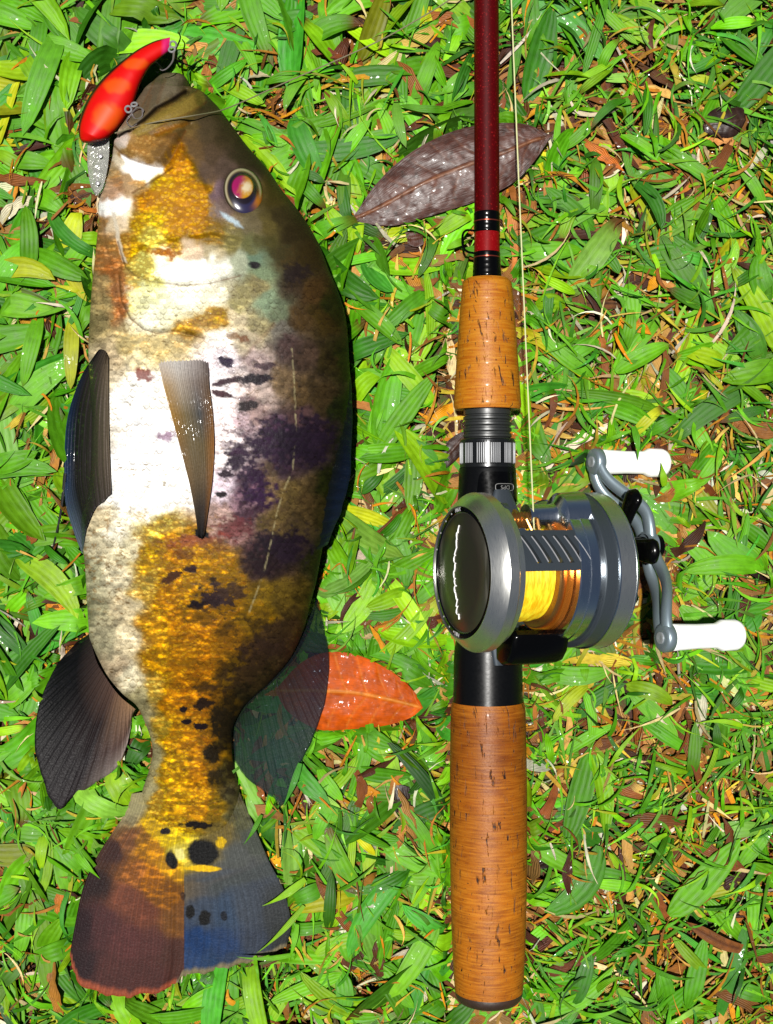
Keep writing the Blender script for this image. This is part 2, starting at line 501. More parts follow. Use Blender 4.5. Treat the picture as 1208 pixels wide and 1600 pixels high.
grass = stuff('grass', [
    field(2100, (70, 180), (20, 42), GREENS, GW, z=(2, 8), lift=(0, 4), pitch=(-2, 4), fan=3, where=broad_w, roll=0.45),
    field(700, (90, 190), (28, 46), GREENS, GW, z=(4, 9), lift=(0, 4), pitch=(-2, 3), fan=2, where=lambda x, y: 0.85 * sstep(620, 330, x) + 0.06, roll=0.35),
    field(1300, (40, 100), (10, 22), GREENS, GW, z=(2, 9), lift=(0, 4), pitch=(-2, 4), fan=3, roll=0.5, tip=0.4),
    field(7600, (35, 110), (4, 10), GREENS, GW, narrow=True, z=(2, 9), lift=(0, 5), pitch=(-2, 5), kap=1.0, fan=3, where=fine_w, seg=7, tip=0.2),
    field(2600, (40, 130), (3, 6), GREENS, GW, narrow=True, z=(3, 10), lift=(0, 6), pitch=(-2, 5), kap=1.2, seg=7, tip=0.2),
    field(7500, (80, 200), (18, 46), GREENS, GW, z=(2, 9), lift=(0, 4), pitch=(-2, 4), fan=3, seg=4, box=(-1500, 2700, -1600, 3000), where=lambda x, y: 1.0 * ((x < -340) | (x > 1550) | (y < -290) | (y > 1890))),
    field(7500, (50, 160), (8, 18), GREENS, GW, narrow=True, z=(2, 9), lift=(0, 4), pitch=(-2, 4), fan=3, seg=4, box=(-1500, 2700, -1600, 3000), where=lambda x, y: 1.0 * ((x < -340) | (x > 1550) | (y < -290) | (y > 1890))),
], M_GRASS, 'wet bright green lawn grass covering the whole ground', 'grass')

# the broad blades that stand out in the photograph: base, tip, width, tone (index into GREENS), height
BIG = [(0, 662, 117, 562, 42, 0, 9), (8, 8, 165, 20, 32, 1, 6), (76, 0, 100, 62, 30, 1, 9), (38, 68, 148, 94, 36, 0, 10), (-8, 66, 50, 118, 32, 1, 8), (-6, 190, 46, 192, 22, 1, 8), (48, 178, 120, 122, 40, 0, 8),
       (38, 188, 82, 224, 24, 1, 9), (4, 246, 82, 258, 30, 0, 7), (58, 300, 102, 334, 32, 0, 8), (16, 352, 76, 336, 38, 1, 8), (-6, 384, 58, 368, 34, 0, 9), (120, 62, 164, 22, 34, 0, 7), (166, 84, 212, 34, 38, 0, 8),
       (220, 66, 246, 8, 22, 3, 10), (150, 6, 232, 26, 32, 0, 7), (278, -4, 342, 42, 32, 0, 8), (505, -6, 516, 56, 22, 0, 9), (430, 234, 518, 184, 36, 0, 8), (560, 222, 556, 128, 16, 2, 10), (548, 204, 508, 142, 20, 2, 9),
       (645, 162, 686, 66, 24, 0, 9), (664, 200, 692, 118, 26, 0, 8), (692, 158, 742, 108, 32, 0, 8), (620, 62, 716, 34, 26, 0, 9), (418, 254, 484, 288, 26, 1, 8), (540, 372, 596, 358, 26, 0, 7), (862, 364, 966, 308, 32, 0, 10),
       (806, 394, 908, 390, 30, 0, 9), (1008, 140, 1006, 214, 16, 3, 13), (912, 116, 948, -4, 16, 1, 11), (872, 270, 874, 168, 11, 0, 11), (878, 232, 940, 178, 18, 0, 9), (1004, 268, 1034, 212, 20, 0, 8), (1038, 338, 1090, 308, 20, 0, 8),
       (962, 582, 1042, 538, 28, 0, 11), (1190, 566, 1148, 486, 34, 1, 10), (1074, 624, 1034, 572, 26, 1, 9), (928, 388, 968, 428, 22, 1, 11), (998, 408, 1074, 396, 32, 1, 9), (974, 552, 986, 478, 20, 0, 8), (838, 474, 884, 478, 28, 2, 8),
       (588, 712, 678, 586, 32, 0, 11), (552, 470, 628, 538, 26, 0, 10), (638, 588, 708, 554, 22, 0, 8), (548, 586, 618, 592, 22, 0, 7), (608, 864, 648, 786, 26, 0, 9), (598, 902, 684, 858, 26, 0, 8), (546, 904, 552, 836, 24, 0, 8),
       (598, 1318, 704, 1368, 36, 0, 9), (498, 1216, 524, 1284, 28, 0, 10), (552, 1204, 642, 1212, 26, 1, 8), (588, 1398, 654, 1474, 28, 0, 8), (528, 1300, 624, 1312, 28, 1, 8), (588, 1508, 646, 1574, 26, 0, 9), (614, 956, 642, 1034, 26, 0, 8),
       (508, 992, 572, 974, 24, 0, 8), (1044, 1428, 1154, 1312, 46, 0, 13), (988, 1376, 886, 1364, 28, 1, 10), (1074, 1574, 1098, 1462, 30, 1, 12), (896, 1566, 922, 1486, 26, 3, 12), (924, 1504, 994, 1428, 24, 1, 9), (1042, 1576, 1028, 1512, 30, 1, 9),
       (1080, 1402, 1164, 1380, 20, 5, 8), (826, 1402, 894, 1410, 26, 0, 8), (1128, 1536, 1212, 1562, 26, 1, 9), (1004, 1592, 956, 1570, 26, 0, 8), (848, 1048, 956, 1050, 30, 0, 8), (-6, 1104, 64, 1042, 46, 0, 9), (62, 488, 40, 604, 26, 0, 10),
       (-4, 524, 58, 428, 28, 0, 8), (96, 434, 152, 366, 28, 0, 8), (-6, 1204, 74, 1148, 30, 0, 9), (6, 1292, 96, 1302, 26, 0, 9), (20, 760, 60, 850, 26, 0, 9), (10, 880, 100, 940, 30, 0, 8), (60, 960, 120, 985, 24, 0, 8), (215, 1180, 250, 1120, 20, 0, 5),
       (130, 1270, 200, 1230, 24, 0, 8), (40, 1400, 30, 1500, 26, 0, 9), (60, 1560, 130, 1590, 28, 0, 8), (250, 1590, 320, 1560, 26, 0, 8), (1120, 60, 1208, 20, 20, 1, 9), (1150, 250, 1200, 330, 18, 0, 9), (905, 660, 960, 610, 18, 4, 9),
       (1090, 760, 1130, 700, 20, 0, 9), (1060, 830, 1130, 900, 30, 0, 9), (1160, 820, 1208, 860, 26, 1, 9), (1110, 1040, 1120, 1090, 16, 4, 9), (1180, 1120, 1130, 1190, 22, 0, 8), (1000, 1120, 1090, 1180, 20, 1, 9), (880, 1180, 960, 1130, 18, 0, 9),
       (1190, 960, 1150, 1000, 26, 4, 9), (690, 40, 640, 10, 24, 0, 8), (590, 130, 640, 90, 26, 1, 8), (440, 150, 500, 120, 24, 0, 8), (560, 640, 640, 660, 20, 1, 8), (560, 770, 600, 730, 20, 3, 9), (1010, 680, 1060, 650, 18, 1, 10)]
def blade_obj(b, tipk=-0.4, narrow=False, cap=True, pitch=None, kap=None, lift=None):
    x0, y0, x1, y1, w, tone, z = b
    L = math.hypot(x1 - x0, y1 - y0); a = math.atan2(y1 - y0, x1 - x0)
    k = rng.normal(0, 0.25) if kap is None else kap
    ar = np.array
    c = alb(GREENS[tone]) * (1 + 0.1 * rng.standard_normal())
    v, q, cc, u = blades(ar([x0]), ar([y0]), ar([a - 0.1 * k]), ar([L * 1.02]), ar([w]), ar([k]), ar([z * 0.75]), ar([rng.uniform(0.5, 3.5) if lift is None else lift]), ar([rng.uniform(-1, 3) if pitch is None else pitch]),
                         ar([rng.normal(0.22, 0.1)]), ar([rng.normal(0, 0.25)]), c[None], (c * rng.uniform(0.9, 1.15))[None], alb((110, 66, 24))[None], ar([tipk]), ar([narrow]), 12, 0.0, cap)
    o = ar([PX(x0, 8), PY(y0, 8), 0.0])
    return obj('grass_blade', mesh_np('grass_blade', v - o, q, np.clip(cc, 0.001, 0.7), u), M_GRASS, grass, Vector(o * MM))
for b in BIG:
    blade_obj(b, rng.uniform(0.02, 0.15) if rng.random() < 0.3 else -0.4)
for k in range(110):                       # further broad blades of the top layer
    while True:
        x, y = rng.uniform(-10, 1218), rng.uniform(-10, 1610)
        if ceil_z(np.array([x]), np.array([y]))[0] > 16 and rng.random() < broad_w(np.array([x]), np.array([y]))[0]: break
    a = rng.uniform(0, 2 * np.pi); L = rng.uniform(60, 120)
    blade_obj((x, y, x + L * math.cos(a), y + L * math.sin(a), rng.uniform(15, 28), int(rng.choice(8, p=GW)), rng.uniform(6, 10)), rng.uniform(0.02, 0.25) if rng.random() < 0.3 else -0.4)
# blades that lean over the tail, the soft dorsal fin and the crank knob
for b, t in (((462, 1485, 372, 1490, 9, 0, 16), 1), ((476, 1410, 404, 1484, 10, 2, 16), 1), ((478, 1370, 412, 1412, 13, 2, 15), 1), ((410, 1270, 383, 1316, 8, 1, 15), 0), ((470, 1190, 442, 1262, 11, 4, 15), 0),
             ((150, 1352, 110, 1290, 13, 0, 13), 0), ((985, 668, 992, 722, 11, 1, 19), 0), ((1036, 760, 1030, 722, 12, 2, 14), 1), ((466, 1440, 452, 1500, 9, 0, 15), 0), ((120, 1330, 158, 1370, 14, 0, 13), 0)):
    blade_obj(b, -0.4, True, False, pitch=0.0, kap=0.2, lift=2.0)

# ---------------------------------------------------------------- fish
# skin tones with the flank's blown highlight, read along the body: x, y in photo pixels, sRGB
SKIN = """255,110,85,75,60;235,150,95,85,68;215,180,100,88,70;270,130,70,60,48;275,150,75,65,50;310,145,85,75,45;290,165,120,105,60;265,180,135,115,65;240,190,140,118,70;215,205,165,140,95;195,215,215,195,170;185,225,225,205,180
200,235,215,175,120;225,225,190,150,90;245,235,130,100,60;255,250,115,90,50;235,250,170,135,85;265,225,120,90,55;250,205,160,120,60;280,200,110,90,55;330,165,70,60,40;320,200,80,68,50;350,200,65,55,38;380,240,58,50,35
400,260,55,48,32;330,240,85,70,55;300,235,100,80,55;350,260,90,75,65;320,270,95,78,65;345,300,120,100,105;338,330,125,110,105;425,300,75,65,35;440,340,60,52,32;420,350,95,85,50;395,350,110,100,75;460,360,50,42,25
205,262,255,255,250;230,268,255,255,250;250,262,250,245,235;190,250,240,225,200;180,270,215,180,135;185,290,210,165,125;200,290,225,190,150;215,290,230,195,140;172,320,255,250,245;190,322,255,250,240;160,325,255,250,245
175,305,220,180,150;165,350,205,160,110;180,350,240,220,190;170,380,200,155,100;160,400,215,160,110;175,420,215,150,100;195,380,220,175,90;155,440,190,165,120;165,470,185,165,120;150,500,165,150,110;185,455,225,165,120
190,480,215,150,105;265,240,220,140,40;270,265,235,170,20;255,285,240,215,90;285,290,235,185,15;310,300,220,170,15;320,330,205,150,20;260,310,235,185,25;230,310,225,165,60;290,340,225,170,20;250,340,250,225,70
225,350,245,205,70;215,390,240,200,60;240,370,255,245,130;275,365,240,195,40;310,360,215,165,30;330,365,170,135,60;230,410,255,250,150;260,400,255,250,220;270,385,235,190,80;300,390,235,210,180;330,395,200,185,150
270,420,255,255,245;310,420,255,255,250;340,415,240,240,225;370,410,190,196,170;395,405,112,134,112;360,380,150,140,90;390,380,105,105,70;420,380,75,70,40;215,470,255,250,150;240,460,255,255,170;230,500,255,255,235
270,480,255,255,220;300,470,255,255,235;340,470,245,240,215;375,470,190,180,130;400,450,150,140,100;405,430,128,144,112;415,470,140,158,128;430,490,110,120,95;440,520,110,105,95;295,500,235,190,80;340,495,240,195,70
370,500,230,215,180;390,530,215,200,170;350,530,255,250,240;400,510,170,160,120;450,400,70,58,35;480,400,55,45,25;460,450,60,48,35;490,460,70,52,30;470,500,75,58,35;500,500,60,48,22;520,480,35,38,12;450,540,75,58,55
480,560,70,55,45;510,560,50,42,22;530,560,30,36,10;440,590,120,100,75;470,620,85,68,45;500,620,60,48,30;530,640,28,34,12;180,560,225,205,170;210,560,245,230,190;200,540,235,215,160;240,540,240,220,165;220,600,255,255,250
190,620,255,255,252;230,680,255,255,255;200,720,255,255,255;260,720,255,255,255;180,760,255,255,252;240,780,255,255,250;280,760,255,255,250;165,590,235,220,190;160,680,245,238,225;350,560,240,230,235;350,610,255,250,250
380,600,240,225,220;400,570,190,170,165;410,620,200,180,170;360,660,250,240,240;350,700,255,245,245;345,760,240,225,235;380,660,210,185,190;400,640,170,145,140;430,670,62,42,62;460,690,48,34,50;490,680,50,36,45;515,680,40,32,30
450,720,52,38,50;470,650,75,55,55;420,760,120,100,75;450,770,105,88,55;480,780,75,60,38;500,790,55,46,26;515,760,32,36,12;390,760,120,90,105;380,790,150,120,130;370,830,160,125,120;350,810,200,170,160;430,820,105,88,55
460,830,75,62,40;420,860,50,36,45;450,855,42,32,40;475,860,48,38,35;400,860,70,50,50;395,890,60,45,40;430,885,50,38,35;490,870,35,36,14;440,930,105,86,40;410,920,130,105,45;470,930,75,62,28;460,980,65,50,28;400,960,130,100,35
420,1000,70,52,30;440,1020,60,46,30;390,1020,85,62,28;370,1050,95,72,28;400,1060,55,42,25;360,1090,75,56,22;380,1085,45,36,20;350,1110,70,52,20;345,1160,55,45,20;350,1210,65,58,30;358,1240,75,70,45;150,810,230,215,180
160,850,215,205,175;150,900,185,180,150;150,950,170,165,135;180,830,245,240,220;200,860,235,225,190;180,900,225,215,185;190,950,225,210,175;200,1000,240,225,190;165,1000,175,168,140;180,1050,210,190,160;200,1060,235,225,195
215,1090,190,180,140;225,1120,165,155,120;235,1180,155,148,112;225,1230,160,152,115;205,1270,150,140,110;250,830,250,225,120;230,870,240,200,80;270,860,225,165,30;300,850,225,175,60;320,870,225,175,50;350,880,195,150,60
370,900,170,130,55;230,920,235,205,110;260,930,230,170,40;300,920,215,165,45;340,940,190,140,40;240,980,235,185,80;280,980,220,160,30;320,990,210,150,25;350,1000,175,125,25;250,1030,230,180,60;280,1040,215,160,30;310,1050,205,145,25
240,1080,235,205,110;265,1090,225,165,25;300,1090,200,140,20;325,1100,160,110,20;250,1140,220,190,90;270,1150,235,180,15;300,1150,225,165,15;325,1160,170,120,15;262,1200,235,190,30;285,1210,240,190,15;310,1210,225,165,15
330,1200,150,110,20;245,1250,225,190,90;275,1255,240,195,15;310,1260,235,180,15;335,1265,150,120,40;240,1290,235,190,20;265,1310,245,210,30;280,1330,255,235,120;245,1330,215,150,30;340,1310,120,105,60;225,1310,170,120,60
205,1310,120,80,55;180,1330,60,38,35;215,1360,165,105,60;240,1370,180,115,40;262,1350,230,170,30;200,1400,115,70,55;230,1420,110,65,50;260,1400,140,90,40;275,1430,120,80,45;150,1380,40,25,25;130,1450,38,22,26;160,1450,75,45,45
200,1470,85,50,48;240,1480,80,48,45;265,1490,75,48,42;130,1510,40,25,28;170,1520,75,45,42;230,1520,75,45,42;300,1380,95,85,70;330,1370,75,80,85;370,1340,85,88,85
395,1310,75,80,72;380,1280,85,85,60;410,1360,70,75,75;320,1430,60,70,85;350,1430,55,70,90;390,1420,65,72,82;430,1420,55,58,60;310,1470,30,55,95;350,1480,40,60,95;400,1470,55,62,75;440,1460,45,48,48;300,1505,45,65,100
330,1498,40,60,90;360,1500,45,58,80"""
SKIN = np.array([[float(q) for q in e.split(',')] for l in SKIN.split('\n') for e in l.split(';')])
SKIN_RGB = lin(SKIN[:, 2:])
DK = (26, 17, 22); BK = (6, 6, 6); PU = (52, 28, 52); BR = (110, 66, 36)
SPOTS = [(317, 1332, 26, 22, 0, BK, .15, 1), (268, 1343, 10, 15, -15, BK, .2, 1), (258, 1298, 8, 5, 0, DK, .4, 1), (308, 1288, 24, 8, 4, (20, 12, 4), .6, 1), (297, 1425, 7, 11, 0, BK, .3, 1), (320, 1434, 9, 12, 10, BK, .3, 1),
         (350, 1431, 5, 8, 0, (18, 24, 34), .3, 1), (286, 1400, 4, 7, 0, DK, .3, .8), (318, 1357, 27, 5, 2, (250, 205, 20), .3, 1), (281, 1334, 9, 9, 0, (255, 245, 160), .4, 1), (345, 1317, 8, 9, 0, (230, 190, 30), .5, .9),
         (335, 935, 30, 20, 10, (48, 34, 36), 1, 1), (308, 945, 11, 9, 0, DK, .8, 1), (362, 925, 20, 13, 0, (60, 44, 36), 1, .9), (320, 965, 24, 13, 0, (80, 56, 30), 1, .8), (298, 890, 11, 7, -10, (48, 30, 30), .6, 1), (270, 902, 17, 7, -22, (70, 42, 24), .7, 1),
         (290, 866, 12, 9, 0, (120, 74, 40), .9, .8), (332, 905, 7, 4, 0, DK, .5, .9), (320, 1075, 16, 10, 0, (60, 42, 26), .9, .9), (318, 1100, 15, 10, 0, (40, 28, 20), .8, 1), (292, 1127, 9, 6, -8, DK, .6, 1), (312, 1135, 13, 8, 10, DK, .6, 1),
         (285, 1108, 8, 5, 0, DK, .6, 1), (332, 1180, 12, 15, 0, (34, 26, 12), 1, 1), (352, 1130, 20, 26, 10, (36, 28, 16), 1, 1), (338, 1215, 12, 14, 0, (34, 28, 14), 1, .9), (300, 1040, 10, 6, 0, (110, 76, 20), .9, .7), (345, 1055, 12, 9, 0, (60, 44, 22), 1, .9),
         (355, 565, 14, 9, 20, (40, 16, 52), .6, 1), (352, 597, 24, 6, -14, (60, 34, 44), .6, 1), (402, 592, 24, 8, -4, (26, 14, 26), .6, 1), (412, 572, 18, 6, 0, (60, 40, 50), .8, .9), (348, 616, 20, 5, 14, (70, 36, 44), .6, 1), (386, 634, 15, 8, -6, (34, 18, 24), .6, 1),
         (226, 586, 15, 8, 20, (130, 50, 40), 1, .9), (262, 682, 20, 7, -8, (140, 90, 130), 1, .8), (350, 740, 15, 6, -6, (44, 24, 40), .7, 1), (376, 720, 24, 20, 0, (40, 22, 44), 1, 1), (396, 745, 24, 20, 0, (44, 24, 48), 1, 1), (402, 775, 26, 20, 0, (50, 28, 56), 1, 1),
         (386, 802, 20, 16, 0, (60, 36, 50), 1, .9), (372, 700, 16, 12, 0, PU, 1, .9), (345, 772, 9, 5, 0, DK, .6, 1), (362, 826, 26, 16, 0, (110, 60, 62), 1, .85), (308, 842, 40, 12, -8, (150, 80, 70), 1, .8), (335, 850, 20, 10, 0, (110, 66, 40), 1, .8),
         (314, 833, 15, 8, 10, (10, 10, 16), .5, 1), (398, 414, 10, 7, 0, (20, 16, 20), .5, 1), (430, 690, 40, 30, 0, (46, 28, 50), 1, 1), (475, 690, 48, 36, 0, (34, 24, 38), .8, .9), (440, 855, 46, 26, -10, (34, 24, 34), .9, 1), (410, 880, 24, 20, 0, (38, 26, 30), 1, 1),
         (420, 1010, 50, 22, -25, (48, 34, 26), 1, .9), (385, 1050, 34, 16, -35, (52, 38, 24), 1, .9), (440, 985, 30, 14, -20, (56, 42, 26), 1, .8), (380, 530, 10, 7, 0, (120, 70, 40), .7, .8), (365, 525, 12, 6, 0, (130, 84, 40), .7, .7),
         (255, 395, 20, 6, 10, (200, 130, 20), 1, .9), (268, 398, 12, 9, 0, (205, 130, 20), .9, .8), (460, 425, 22, 18, 0, (36, 28, 30), 1, .8), (440, 400, 20, 14, 0, (60, 58, 36), 1, .6)]

HEADFILL = [([(190, 1085), (222, 1092), (240, 1145), (250, 1195), (240, 1238), (222, 1275), (195, 1270), (215, 1222), (224, 1185), (215, 1140)], (164, 156, 120), 7, .9, 12), ([(262, 97), (246, 100), (229, 116), (210, 150), (193, 190), (184, 211), (201, 202), (226, 184), (244, 167), (267, 155), (280, 146), (288, 120), (278, 102)], (104, 94, 76), 4, .6, 8), ([(262, 118), (272, 112), (280, 124), (274, 142), (258, 152), (248, 156), (254, 136)], (136, 126, 106), 5, .6, 10), ([(228, 124), (240, 112), (236, 136), (216, 172), (206, 182), (214, 152)], (128, 116, 96), 5, .5, 10), ([(182, 212), (176, 224), (189, 238), (203, 248), (226, 256), (242, 260), (257, 260), (269, 243), (275, 225), (250, 215), (225, 212), (205, 206)], (196, 154, 98), 6, .55, 10),  # the paler strips on the lower jaw are painted highlights
            ([(236, 236), (250, 226), (272, 224), (266, 246), (256, 258), (242, 258)], (104, 78, 46), 5, .8, 14),
            ([(205, 208), (226, 192), (246, 177), (282, 160), (312, 140), (322, 158), (296, 176), (262, 192), (236, 206), (215, 214)], (150, 130, 72), 3, .85, 8),
            ([(240, 208), (262, 198), (292, 190), (294, 194), (264, 206), (244, 214)], (176, 124, 54), 3, .8, 6),
            ([(180, 214), (196, 205), (202, 214), (196, 228), (186, 232), (177, 224)], (252, 236, 226), 4, .85, 8),
            ([(189, 240), (193, 249), (199, 268), (209, 280), (218, 282), (234, 278), (251, 267), (257, 261), (242, 260), (226, 256), (203, 248)], (255, 255, 252), 2, 1, 4),
            ([(157, 330), (158, 320), (167, 311), (181, 312), (203, 323), (198, 329), (176, 334), (166, 334)], (255, 255, 252), 3, 1, 8),
            ([(174, 332), (180, 332), (190, 382), (198, 412), (192, 408), (184, 383)], (252, 240, 220), 2, .8, 4),
            ([(262, 262), (272, 236), (284, 226), (284, 262), (300, 282), (322, 290), (330, 330), (318, 360), (270, 372), (236, 330), (232, 300)], (234, 176, 8), 10, .55, 24),
            ([(196, 452), (214, 446), (300, 450), (330, 452), (322, 480), (290, 500), (250, 514), (224, 508), (204, 490)], (255, 255, 226), 10, .6, 20),
            ([(345, 330), (356, 336), (372, 346), (380, 356), (366, 352), (350, 340)], (205, 225, 235), 3, .9, 5)]
OPERC = [(186, 430), (190, 470), (204, 498), (224, 514), (244, 520), (274, 516), (294, 521), (330, 531), (380, 545), (428, 508), (446, 470), (440, 420), (420, 380), (330, 366), (240, 380), (192, 400)]
PREOP = [(172, 322), (178, 350), (186, 383), (197, 419), (214, 433), (237, 439), (287, 445), (327, 442), (375, 431), (400, 395), (380, 360), (330, 300), (285, 225), (262, 262), (210, 300)]
MAXILLA = [(182, 212), (176, 224), (189, 238), (203, 248), (226, 256), (242, 260), (257, 260), (269, 243), (282, 222), (292, 200), (320, 170), (312, 136), (280, 150), (244, 170), (226, 186), (201, 204)]
LOWJAW = [(262, 97), (246, 100), (229, 116), (210, 150), (193, 190), (183, 212), (201, 203), (226, 185), (244, 168), (267, 156), (280, 147), (289, 120), (280, 102)]
GAPE = [(290, 143), (280, 149), (267, 157), (244, 169), (226, 186), (201, 204), (182, 213)]
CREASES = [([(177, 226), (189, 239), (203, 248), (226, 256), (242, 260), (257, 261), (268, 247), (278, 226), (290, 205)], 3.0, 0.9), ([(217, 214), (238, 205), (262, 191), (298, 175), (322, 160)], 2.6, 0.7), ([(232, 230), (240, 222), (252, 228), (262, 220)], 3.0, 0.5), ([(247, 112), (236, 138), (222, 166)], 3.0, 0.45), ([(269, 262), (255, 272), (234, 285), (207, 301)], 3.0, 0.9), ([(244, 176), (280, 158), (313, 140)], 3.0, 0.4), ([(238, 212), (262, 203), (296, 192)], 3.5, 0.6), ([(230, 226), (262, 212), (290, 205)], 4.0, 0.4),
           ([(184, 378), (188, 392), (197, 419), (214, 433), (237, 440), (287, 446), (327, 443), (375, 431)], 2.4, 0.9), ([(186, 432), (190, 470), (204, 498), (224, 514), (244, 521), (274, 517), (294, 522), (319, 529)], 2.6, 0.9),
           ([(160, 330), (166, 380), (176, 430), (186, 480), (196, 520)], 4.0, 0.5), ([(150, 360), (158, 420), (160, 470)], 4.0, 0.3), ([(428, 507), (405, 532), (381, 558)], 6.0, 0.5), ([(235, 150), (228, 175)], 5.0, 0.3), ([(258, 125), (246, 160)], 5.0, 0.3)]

def skin_rgb(x, y):
    """linear display colour of the skin at photo pixels"""
    wob = 13.0
    xs = x + wob * (fbm(x / 22, y / 22, 3, 3) - 0.5) * 2
    ys = y + wob * (fbm(x / 22, y / 22, 9, 3) - 0.5) * 2
    split = lambda a, b: a + 90 * (a > 288) * sstep(1345, 1390, b)
    xq = split(xs * (y < 1345) + x * (y >= 1345), y)
    px = split(SKIN[:, 0], SKIN[:, 1])
    num = np.zeros(x.shape + (3,)); den = np.zeros(x.shape)
    for k in range(len(SKIN)):
        d2 = (xq - px[k]) ** 2 + (ys - SKIN[k, 1]) ** 2
        w = 1.0 / (d2 + 30.0) ** 2.5
        num += w[..., None] * SKIN_RGB[k]; den += w
    c = num / den[..., None]
    # silver-white skin, with the flash blow-out painted in as extra brightness
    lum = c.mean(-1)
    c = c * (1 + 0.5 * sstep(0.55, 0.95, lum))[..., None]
    # mottling
    g = fbm(x / 9, y / 6, 21, 4); g2 = fbm(x / 40, y / 30, 25, 3)
    body = sstep(500, 560, y) * (1 - sstep(1270, 1330, y))
    c = c * (1 + (0.55 * body + 0.25) * (g - 0.5) * 2 * (1 - 0.55 * sstep(0.6, 0.95, lum)))[..., None]
    gold = sstep(0.5, 3.0, c[..., 0] / (c[..., 2] + 0.03)) * sstep(0.08, 0.3, c[..., 0])
    c = c * (1 + gold * (sstep(0.45, 0.75, fbm(x / 14, y / 5, 31, 3)) - 0.45) * 0.9)[..., None]
    # ragged net of dark scale pockets over the pale flank above the gold
    net = sstep(0.56, 0.66, fbm(x / 13, y / 7, 41, 4)) * np.exp(-((x - 372) / 58) ** 2 - ((y - 680) / 150) ** 2)
    c = c * (1 - 0.75 * net)[..., None] + 0.75 * net[..., None] * lin((92, 58, 70)) * 0.8
    pep = sstep(0.60, 0.70, fbm(x / 7, y / 4, 47, 3)) * sstep(760, 820, y) * (1 - sstep(900, 1000, y)) * (1 - sstep(330, 380, x))
    c = c * (1 - 0.6 * pep)[..., None] + 0.6 * pep[..., None] * lin((150, 110, 60))
    blk = sstep(0.52, 0.6, fbm(x / 18, y / 13, 53, 4)) * sstep(900, 1000, y) * (1 - sstep(1230, 1270, y)) * sstep(-35, 10, x - np.interp(y, [900, 1000, 1100, 1200, 1260], [360, 350, 335, 338, 345]))
    c = c * (1 - 0.7 * blk)[..., None] + 0.7 * blk[..., None] * lin((30, 22, 14))
    rag = fbm(x / 8, y / 6, 61, 4) - 0.5
    for sx, sy, rx, ry, rot, rgb, rg, st in SPOTS:
        m = (abs(x - sx) < 2.2 * max(rx, ry)) & (abs(y - sy) < 2.2 * max(rx, ry))
        if not m.any(): continue
        xx, yy = x[m] - sx, y[m] - sy
        a = math.radians(rot); ca, sa = math.cos(a), math.sin(a)
        d = np.sqrt(((xx * ca + yy * sa) / rx) ** 2 + ((-xx * sa + yy * ca) / ry) ** 2) + rag[m] * 2.2 * rg
        w = (sstep(1.15, 0.8, d) if rg < 0.9 else sstep(1.35, 0.6, d)) * st
        c[m] = c[m] * (1 - w)[:, None] + w[:, None] * lin(rgb)
    for poly, rgb, soft, st, jag in HEADFILL:
        xx = x + jag * (fbm(x / 7, y / 7, 101, 3) - 0.5); yy = y + jag * (fbm(x / 7, y / 7, 107, 3) - 0.5)
        m = (x > min(p[0] for p in poly) - 15) & (x < max(p[0] for p in poly) + 15) & (y > min(p[1] for p in poly) - 15) & (y < max(p[1] for p in poly) + 15)
        w = sstep(soft, -soft, sdf(xx[m], yy[m], poly)) * st
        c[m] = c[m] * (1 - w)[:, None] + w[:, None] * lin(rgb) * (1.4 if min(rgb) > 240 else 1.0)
    # lateral line
    ll = seg_dist(x, y, [(456, 545), (460, 600), (463, 680), (457, 735), (440, 775), (432, 805), (424, 845), (411, 900), (388, 960)])
    w = sstep(2.0, 0.6, ll) * sstep(0.35, 0.6, fbm(x / 5, y / 7, 71, 2)) * 0.45
    c = c * (1 - w)[..., None] + w[..., None] * lin((200, 190, 150))
    g_ = c.mean(-1, keepdims=True); c = np.maximum(g_ + (c - g_) * 1.18, 0.002)
    # creases of the gill covers and jaws: brown pigment plus painted-in shade
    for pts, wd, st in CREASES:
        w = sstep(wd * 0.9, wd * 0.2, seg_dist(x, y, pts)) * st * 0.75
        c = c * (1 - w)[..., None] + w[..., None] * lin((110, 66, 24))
    w = sstep(4.5, 1.5, seg_dist(x, y, GAPE)) * 0.95  # shade of the mouth gap painted as a dark line
    c = c * (1 - w)[..., None] + w[..., None] * lin((30, 20, 14))
    return c

